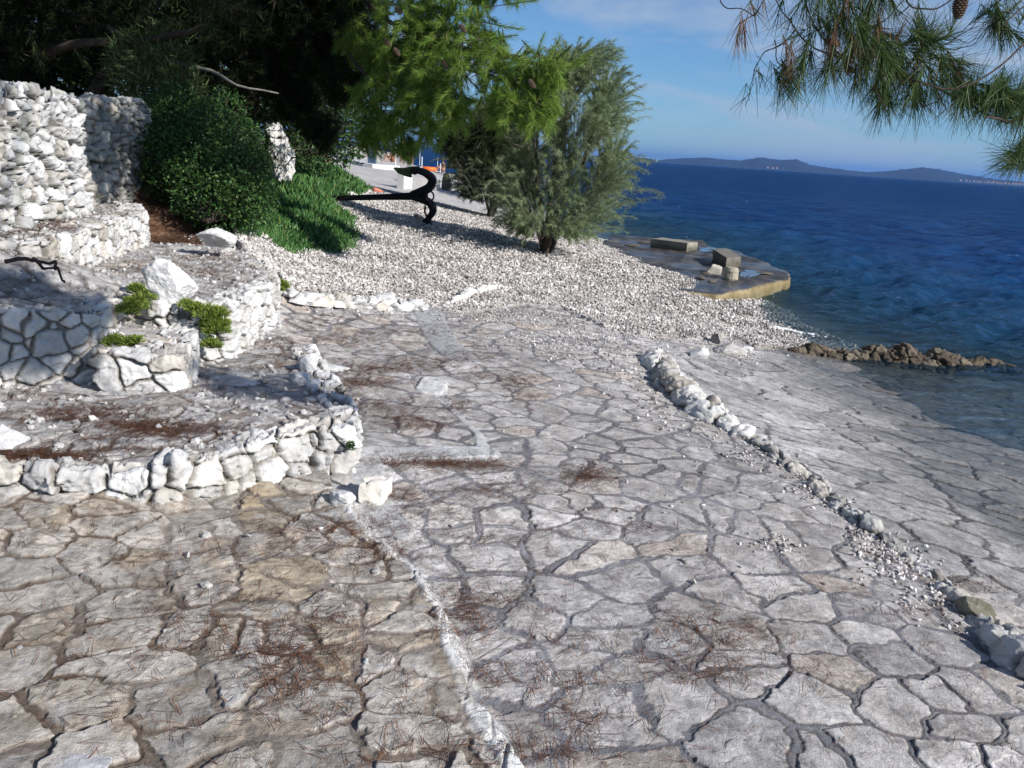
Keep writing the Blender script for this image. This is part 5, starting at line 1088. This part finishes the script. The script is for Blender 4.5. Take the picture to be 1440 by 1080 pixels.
# people ------------------------------------------------------------------
M_skin = plain('skin', (.48, .25, .17), .6, 12, .06, .05)
M_skin2 = plain('tanned_skin', (.34, .17, .11), .6, 12, .06, .05)
M_hair = plain('hair', (.04, .03, .02), .8, 80, .3)
def person(base_p, pose, skin, hair, cloth, label, rot=0., part='swimwear', crange=(.40, .60)):
    """pose: dict joint -> xyz (metres, local, facing -y)"""
    ca, sa = math.cos(rot), math.sin(rot)
    J = {k: np.array([v[0]*ca-v[1]*sa, v[0]*sa+v[1]*ca, v[2]]) for k, v in pose.items()}
    order = ['pel', 'belly', 'chest', 'neck', 'head', 'shL', 'elL', 'wrL', 'haL', 'shR', 'elR', 'wrR', 'haR', 'hiL', 'knL', 'anL', 'toL', 'hiR', 'knR', 'anR', 'toR']
    edges = [('pel', 'belly'), ('belly', 'chest'), ('chest', 'neck'), ('neck', 'head'), ('chest', 'shL'), ('shL', 'elL'), ('elL', 'wrL'), ('wrL', 'haL'), ('chest', 'shR'), ('shR', 'elR'), ('elR', 'wrR'), ('wrR', 'haR'),
             ('pel', 'hiL'), ('hiL', 'knL'), ('knL', 'anL'), ('anL', 'toL'), ('pel', 'hiR'), ('hiR', 'knR'), ('knR', 'anR'), ('anR', 'toR')]
    rad = dict(pel=.13, belly=.12, chest=.14, neck=.055, head=.10, shL=.065, shR=.065, elL=.04, elR=.04, wrL=.028, wrR=.028, haL=.03, haR=.03, hiL=.09, hiR=.09, knL=.06, knR=.06, anL=.038, anR=.038, toL=.03, toR=.03)
    me = bpy.data.meshes.new('person'); me.from_pydata([tuple(J[k]) for k in order], [(order.index(a), order.index(b)) for a, b in edges], [])
    o = bpy.data.objects.new('person', me); C.objects.link(o); o.location = [float(q) for q in base_p]; me.materials.append(skin)
    sk = o.modifiers.new('skin', 'SKIN'); sk.use_smooth_shade = True
    for i, k in enumerate(order):
        me.skin_vertices[0].data[i].radius = (rad[k], rad[k]*(.8 if k in ('chest', 'belly', 'pel') else 1))
    me.skin_vertices[0].data[0].use_root = True
    sb = o.modifiers.new('sub', 'SUBSURF'); sb.levels = 2; sb.render_levels = 2
    tag(o, label, 'person')
    hd = J['head']; up_ = nrm(J['head']-J['neck']); v, f = ico(3)
    fwd = np.array([sa, -ca, 0]); hp = hd+up_*.05
    hv = v*np.array([.098, .11, .12])+hp-fwd*.015+up_*.02; hv = hv[:]; keep = ((v@(-fwd)) > -.45) | ((v@up_) > .55)
    ff = f[keep[f].all(1)]; mk('hair', hv, ff, hair, o, smooth=True)
    a, b = J['pel'], lerp(J['pel'], J['belly'], .5)
    g = G(); tube(g, [lerp(J['hiL'], J['knL'], .35), J['hiL'], (J['hiL']+J['pel'])/2], [.095, .115, .13], 12, caps=False); tube(g, [lerp(J['hiR'], J['knR'], .35), J['hiR'], (J['hiR']+J['pel'])/2], [.095, .115, .13], 12, caps=False)
    tube(g, [J['pel']+nrm(a-b)*.05, J['pel'], b], [.13, .155, .15], 14, caps=False); g.out(part, cloth, o, smooth=True)
    for k in 'LR':   # fingers
        h = J['ha'+k]; dr = nrm(h-J['wr'+k]); sd = nrm(np.cross(dr, [0.1, .2, 1.])); g = G()
        for q in range(4): tube(g, [h+sd*(q-1.5)*.018, h+sd*(q-1.5)*.022+dr*(.06+.01*(q in (1, 2))), h+sd*(q-1.5)*.022+dr*.085-np.array([0, 0, .012])], [.009, .008, .006], 5)
        tube(g, [h-sd*.03-dr*.01, h-sd*.055+dr*.03], [.01, .007], 5); g.out('fingers', skin, o, smooth=True)
    return o
STAND = dict(pel=(0,0,.93), belly=(0,0,1.08), chest=(0,0,1.32), neck=(0,0,1.50), head=(0,-.02,1.63), shL=(.17,0,1.41), elL=(.23,.02,1.13), wrL=(.22,-.06,.90), haL=(.22,-.09,.83), shR=(-.17,0,1.41), elR=(-.24,.02,1.14), wrR=(-.20,-.12,.95), haR=(-.18,-.17,.90),
    hiL=(.10,0,.86), knL=(.11,-.02,.48), anL=(.11,.02,.08), toL=(.12,-.14,.03), hiR=(-.10,0,.86), knR=(-.13,-.05,.48), anR=(-.14,.0,.08), toR=(-.16,-.15,.03))
SIT = dict(pel=(0,0,.14), belly=(0,.02,.28), chest=(0,-.03,.50), neck=(0,-.08,.67), head=(0,-.11,.80), shL=(.17,-.03,.58), elL=(.24,-.18,.36), wrL=(.13,-.38,.42), haL=(.08,-.44,.44), shR=(-.17,-.03,.58), elR=(-.26,.12,.34), wrR=(-.27,.22,.10), haR=(-.27,.24,.04),
    hiL=(.10,-.06,.12), knL=(.14,-.42,.46), anL=(.13,-.66,.09), toL=(.13,-.80,.04), hiR=(-.10,-.06,.12), knR=(-.15,-.42,.42), anR=(-.16,-.72,.09), toR=(-.17,-.86,.04))
LIE = dict(pel=(0,0,.12), belly=(0,.16,.14), chest=(0,.40,.20), neck=(0,.57,.27), head=(0,.70,.33), shL=(.17,.46,.2), elL=(.30,.30,.10), wrL=(.30,.08,.06), haL=(.30,0,.04), shR=(-.17,.46,.2), elR=(-.32,.36,.06), wrR=(-.32,.12,.05), haR=(-.32,.05,.04),
    hiL=(.10,-.06,.12), knL=(.13,-.34,.50), anL=(.12,-.62,.09), toL=(.12,-.76,.04), hiR=(-.10,-.06,.12), knR=(-.13,-.46,.30), anR=(-.12,-.84,.08), toR=(-.12,-.95,.06))
M_red = plain('red_cloth', (.5, .05, .06), .8, 40, .1); M_teal = plain('teal_cloth', (.06, .30, .32), .8, 40, .1); M_wcl = plain('white_cloth', (.75, .74, .72), .8, 40, .1); M_navy = plain('navy_cloth', (.02, .03, .08), .8, 40, .1); M_blond = plain('fair_hair', (.28, .17, .07), .8, 80, .3)
p = T(432, 238); 
person(T(446,240)+np.array([-.1, 0, .05]), LIE, M_skin, M_hair, M_red, 'sunburnt bather lying back with raised knees at the edge of the green mat', rot=1.25)
person(T(404,226)+np.array([0, 0, .02]), SIT, M_skin, M_blond, M_red, 'bather with reddish fair hair half hidden behind the green mat', rot=.6)
person(T(566,231), STAND, M_skin, M_hair, M_teal, 'standing bather in teal trunks, left one of the distant pair', rot=.4)
person(T(579,232), STAND, M_skin, M_blond, M_wcl, 'standing bather in white shorts, right one of the distant pair', rot=-.8)
person(T(553,229)+np.array([0, 0, 0]), SIT, M_skin2, M_hair, M_navy, 'tanned bather sitting left of the standing pair', rot=-.5)
person(T(624,242), SIT, M_skin2, M_hair, M_navy, 'bather sitting right of the orange ring', rot=-1.0)
# beach towel
pt = T(612, 243); g = G(); gx_, gy_ = np.meshgrid(np.linspace(-.5, .5, 9), np.linspace(-.9, .9, 15)); v = np.c_[gx_.ravel()*1.8, gy_.ravel()*.6, .03+.02*vn2(gx_.ravel()*4, gy_.ravel()*4, 3)]+pt
i = (np.arange(14)[:, None]*9+np.arange(8)[None]).ravel(); g.add(v, np.stack([i, i+1, i+10, i+9], 1)); g.add(v-np.array([0, 0, .012]), np.stack([i, i+9, i+10, i+1], 1)); tag(g.out('towel', M_navy, smooth=True), 'dark beach towel spread between the orange ring and the sitting bather', 'towel')

# ------------------------------------------------------------------ far coast
def ridge(name, prof, dist, col, z0=SEA-2, label=None, depth=900, seed=0):
    """prof: (px, py of the skyline)"""
    xs = np.array([a for a, b in prof]); n = 260; px = np.linspace(xs[0], xs[-1], n); py = np.interp(px, xs, [b for a, b in prof]); V_ = []
    py = py+.35*vn2(px*.35, px*0, seed)+.18*vn2(px*1.1, px*0, seed+1)
    for k, s in enumerate((0, .15, .35, .6, .8, 1., 1.3)):
        for i in range(n):
            d = ray(px[i], py[i]); e = d/np.hypot(d[0], d[1]); top = EYE+e*dist; h = max(top[2]-z0, 2)
            fr = [0, .22, .50, .80, .95, 1, .3][k]*(1+.10*vn2(np.array([px[i]*.12]), np.array([k*1.7]), seed+3)[0]*(k not in (0, 5)))
            r = dist-depth+depth*s; V_.append([e[0]*r, e[1]*r, z0+h*fr*(1 if k != 0 else 0)])
    V_ = np.array(V_); i = (np.arange(6)[:, None]*n+np.arange(n-1)[None]).ravel(); f = np.stack([i, i+1, i+n+1, i+n], 1)
    return tag(mk(name, V_, f, col, smooth=True), kind='structure')
M_hill = plain('island_forest', (.012, .022, .035), .95, .004, .3, 0); M_hill2 = plain('near_cape', (.03, .05, .025), .95, .01, .3, 0)
ridge('far_island', [(905,230),(940,223.5),(990,221.5),(1040,226),(1070,221),(1085,224),(1100,225),(1120,224),(1140,232),(1165,236),(1190,239),(1220,242),(1250,240.5),(1280,237),(1297,235.5),(1320,238),(1350,244),(1370,247),(1400,252),(1440,256),(1520,262),(1560,271)], 7000, M_hill, seed=4)
ridge('cape', [(780,217.5),(820,218),(870,221.5),(895,221.5),(915,223),(928,227.5)], 2600, M_hill2, depth=250, seed=14)
M_house = plain('white_render', (.22, .23, .25), .8, 1, .05); M_rooft = plain('roof_tile', (.35, .16, .1), .9, 1, .1)
def fhouse(px, dist, w, h, label):
    hy = 214.5+(px-720)*math.tan(ROL); d = ray(px, hy+1); e = d/np.hypot(d[0], d[1]); p = np.array([e[0]*dist, e[1]*dist, SEA+6.])
    r = thing('house', p, label, 'house', 'houses on the far shore'); v, f = boxv(p, w, w*.7, h); child('wall', v, f, M_house, r)
    v = np.array([[-w/2-.5, -w*.35-.5, 0], [w/2+.5, -w*.35-.5, 0], [w/2+.5, w*.35+.5, 0], [-w/2-.5, w*.35+.5, 0], [-w/2, 0, h*.4], [w/2, 0, h*.4]])+p+np.array([0, 0, h]); child('roof', v, [np.array([[0, 1, 5, 4], [2, 3, 4, 5]]), np.array([[0, 4, 3], [1, 2, 5]])], M_rooft, r)
for k in range(22):
    px = [1092, 1086, 1350, 1358, 1363, 1369, 1374, 1378, 1384, 1388, 1392, 1396, 1401, 1405, 1409, 1413, 1418, 1424, 1428, 1432, 1437, 1079][k]; w = random.uniform(9, 16)
    fhouse(px, 5950+random.uniform(-60, 20), w, random.uniform(5, 10), 'tiny pale house among others on the shoreline of the far island')
g = G(); hy = 214.5+(922-720)*math.tan(ROL); d = ray(922, hy+1); e = d/np.hypot(d[0], d[1]); p = np.array([e[0]*2300, e[1]*2300, SEA]); tube(g, [p, p+np.array([0, 0, 9]), p+np.array([0, 0, 9.3]), p+np.array([0, 0, 12]), p+np.array([0, 0, 13.5])], [2.2, 1.7, 2.2, 1.2, .1], 12)
tag(g.out('lighthouse', M_house), 'tiny white lighthouse at the tip of the low wooded cape', 'lighthouse')

# haze box
m = bpy.data.materials.new('haze_air'); m.use_nodes = True; t = m.node_tree; t.nodes.clear(); o = t.nodes.new('ShaderNodeOutputMaterial'); v = t.nodes.new('ShaderNodeVolumePrincipled')
v.inputs['Color'].default_value = (.18, .42, .95, 1); v.inputs['Density'].default_value = HAZE; v.inputs['Anisotropy'].default_value = .2; t.links.new(v.outputs[0], o.inputs[1])
if HAZE > 0:
    vv, ff = boxv((0, 14900, -6.5), 40000, 30400, 260); hz = mk('haze', vv, ff, m); tag(hz, kind='stuff')

# ------------------------------------------------------------------ light
sc = bpy.context.scene; w = bpy.data.worlds.new('World'); sc.world = w; w.use_nodes = True; t = w.node_tree; t.nodes.clear()
o = t.nodes.new('ShaderNodeOutputWorld'); bg = t.nodes.new('ShaderNodeBackground'); sky = t.nodes.new('ShaderNodeTexSky'); sky.sky_type = 'NISHITA'; sky.sun_disc = False
sky.sun_elevation = math.radians(SUN_EL); sky.sun_rotation = math.radians(SUN_AZ); sky.air_density = 1.0; sky.dust_density = .0; sky.ozone_density = 1.5
tc = t.nodes.new('ShaderNodeTexCoord'); mp = t.nodes.new('ShaderNodeMapping'); t.links.new(tc.outputs['Generated'], mp.inputs[0]); mp.inputs['Scale'].default_value = (1.2, 1.2, 6.5); mp.inputs['Location'].default_value = (.3, .1, .0)
n1 = noise(t, 2.1, 7, .58, mp.outputs[0], .6); fac = maprange(t, n1, .44, .66, 0, .8)
tint = mixrgb(t, 1., sky.outputs[0], SKYTINT, 'MULTIPLY'); hs = N(t, 'ShaderNodeSeparateXYZ'); t.links.new(tc.outputs['Generated'], hs.inputs[0])
low_ = maprange(t, hs.outputs[2], 0, .22, 1, 0); tint = mixrgb(t, low_, tint, mixrgb(t, 1., tint, (.84, .97, 1.05), 'MULTIPLY')); c = mixrgb(t, fac, tint, (5.2, 6.0, 7.2)); t.links.new(c, bg.inputs[0]); bg.inputs[1].default_value = SKYS; t.links.new(bg.outputs[0], o.inputs[0])
sun = bpy.data.lights.new('sun', 'SUN'); sun.energy = SUN_E; sun.angle = math.radians(.5); sun.color = (1, .955, .90); so = bpy.data.objects.new('sun', sun); C.objects.link(so)
az = math.radians(SUN_AZ); el = math.radians(SUN_EL)   # azimuth clockwise from +Y
sd = Vector((math.sin(az)*math.cos(el), math.cos(az)*math.cos(el), math.sin(el))); so.rotation_euler = sd.to_track_quat('Z', 'Y').to_euler()
sc.view_settings.view_transform = 'Standard'; sc.view_settings.look = 'None'; sc.view_settings.exposure = EXPO; sc.view_settings.gamma = 1
sc.render.engine = 'CYCLES'; sc.cycles.transparent_max_bounces = 16; sc.cycles.max_bounces = 6
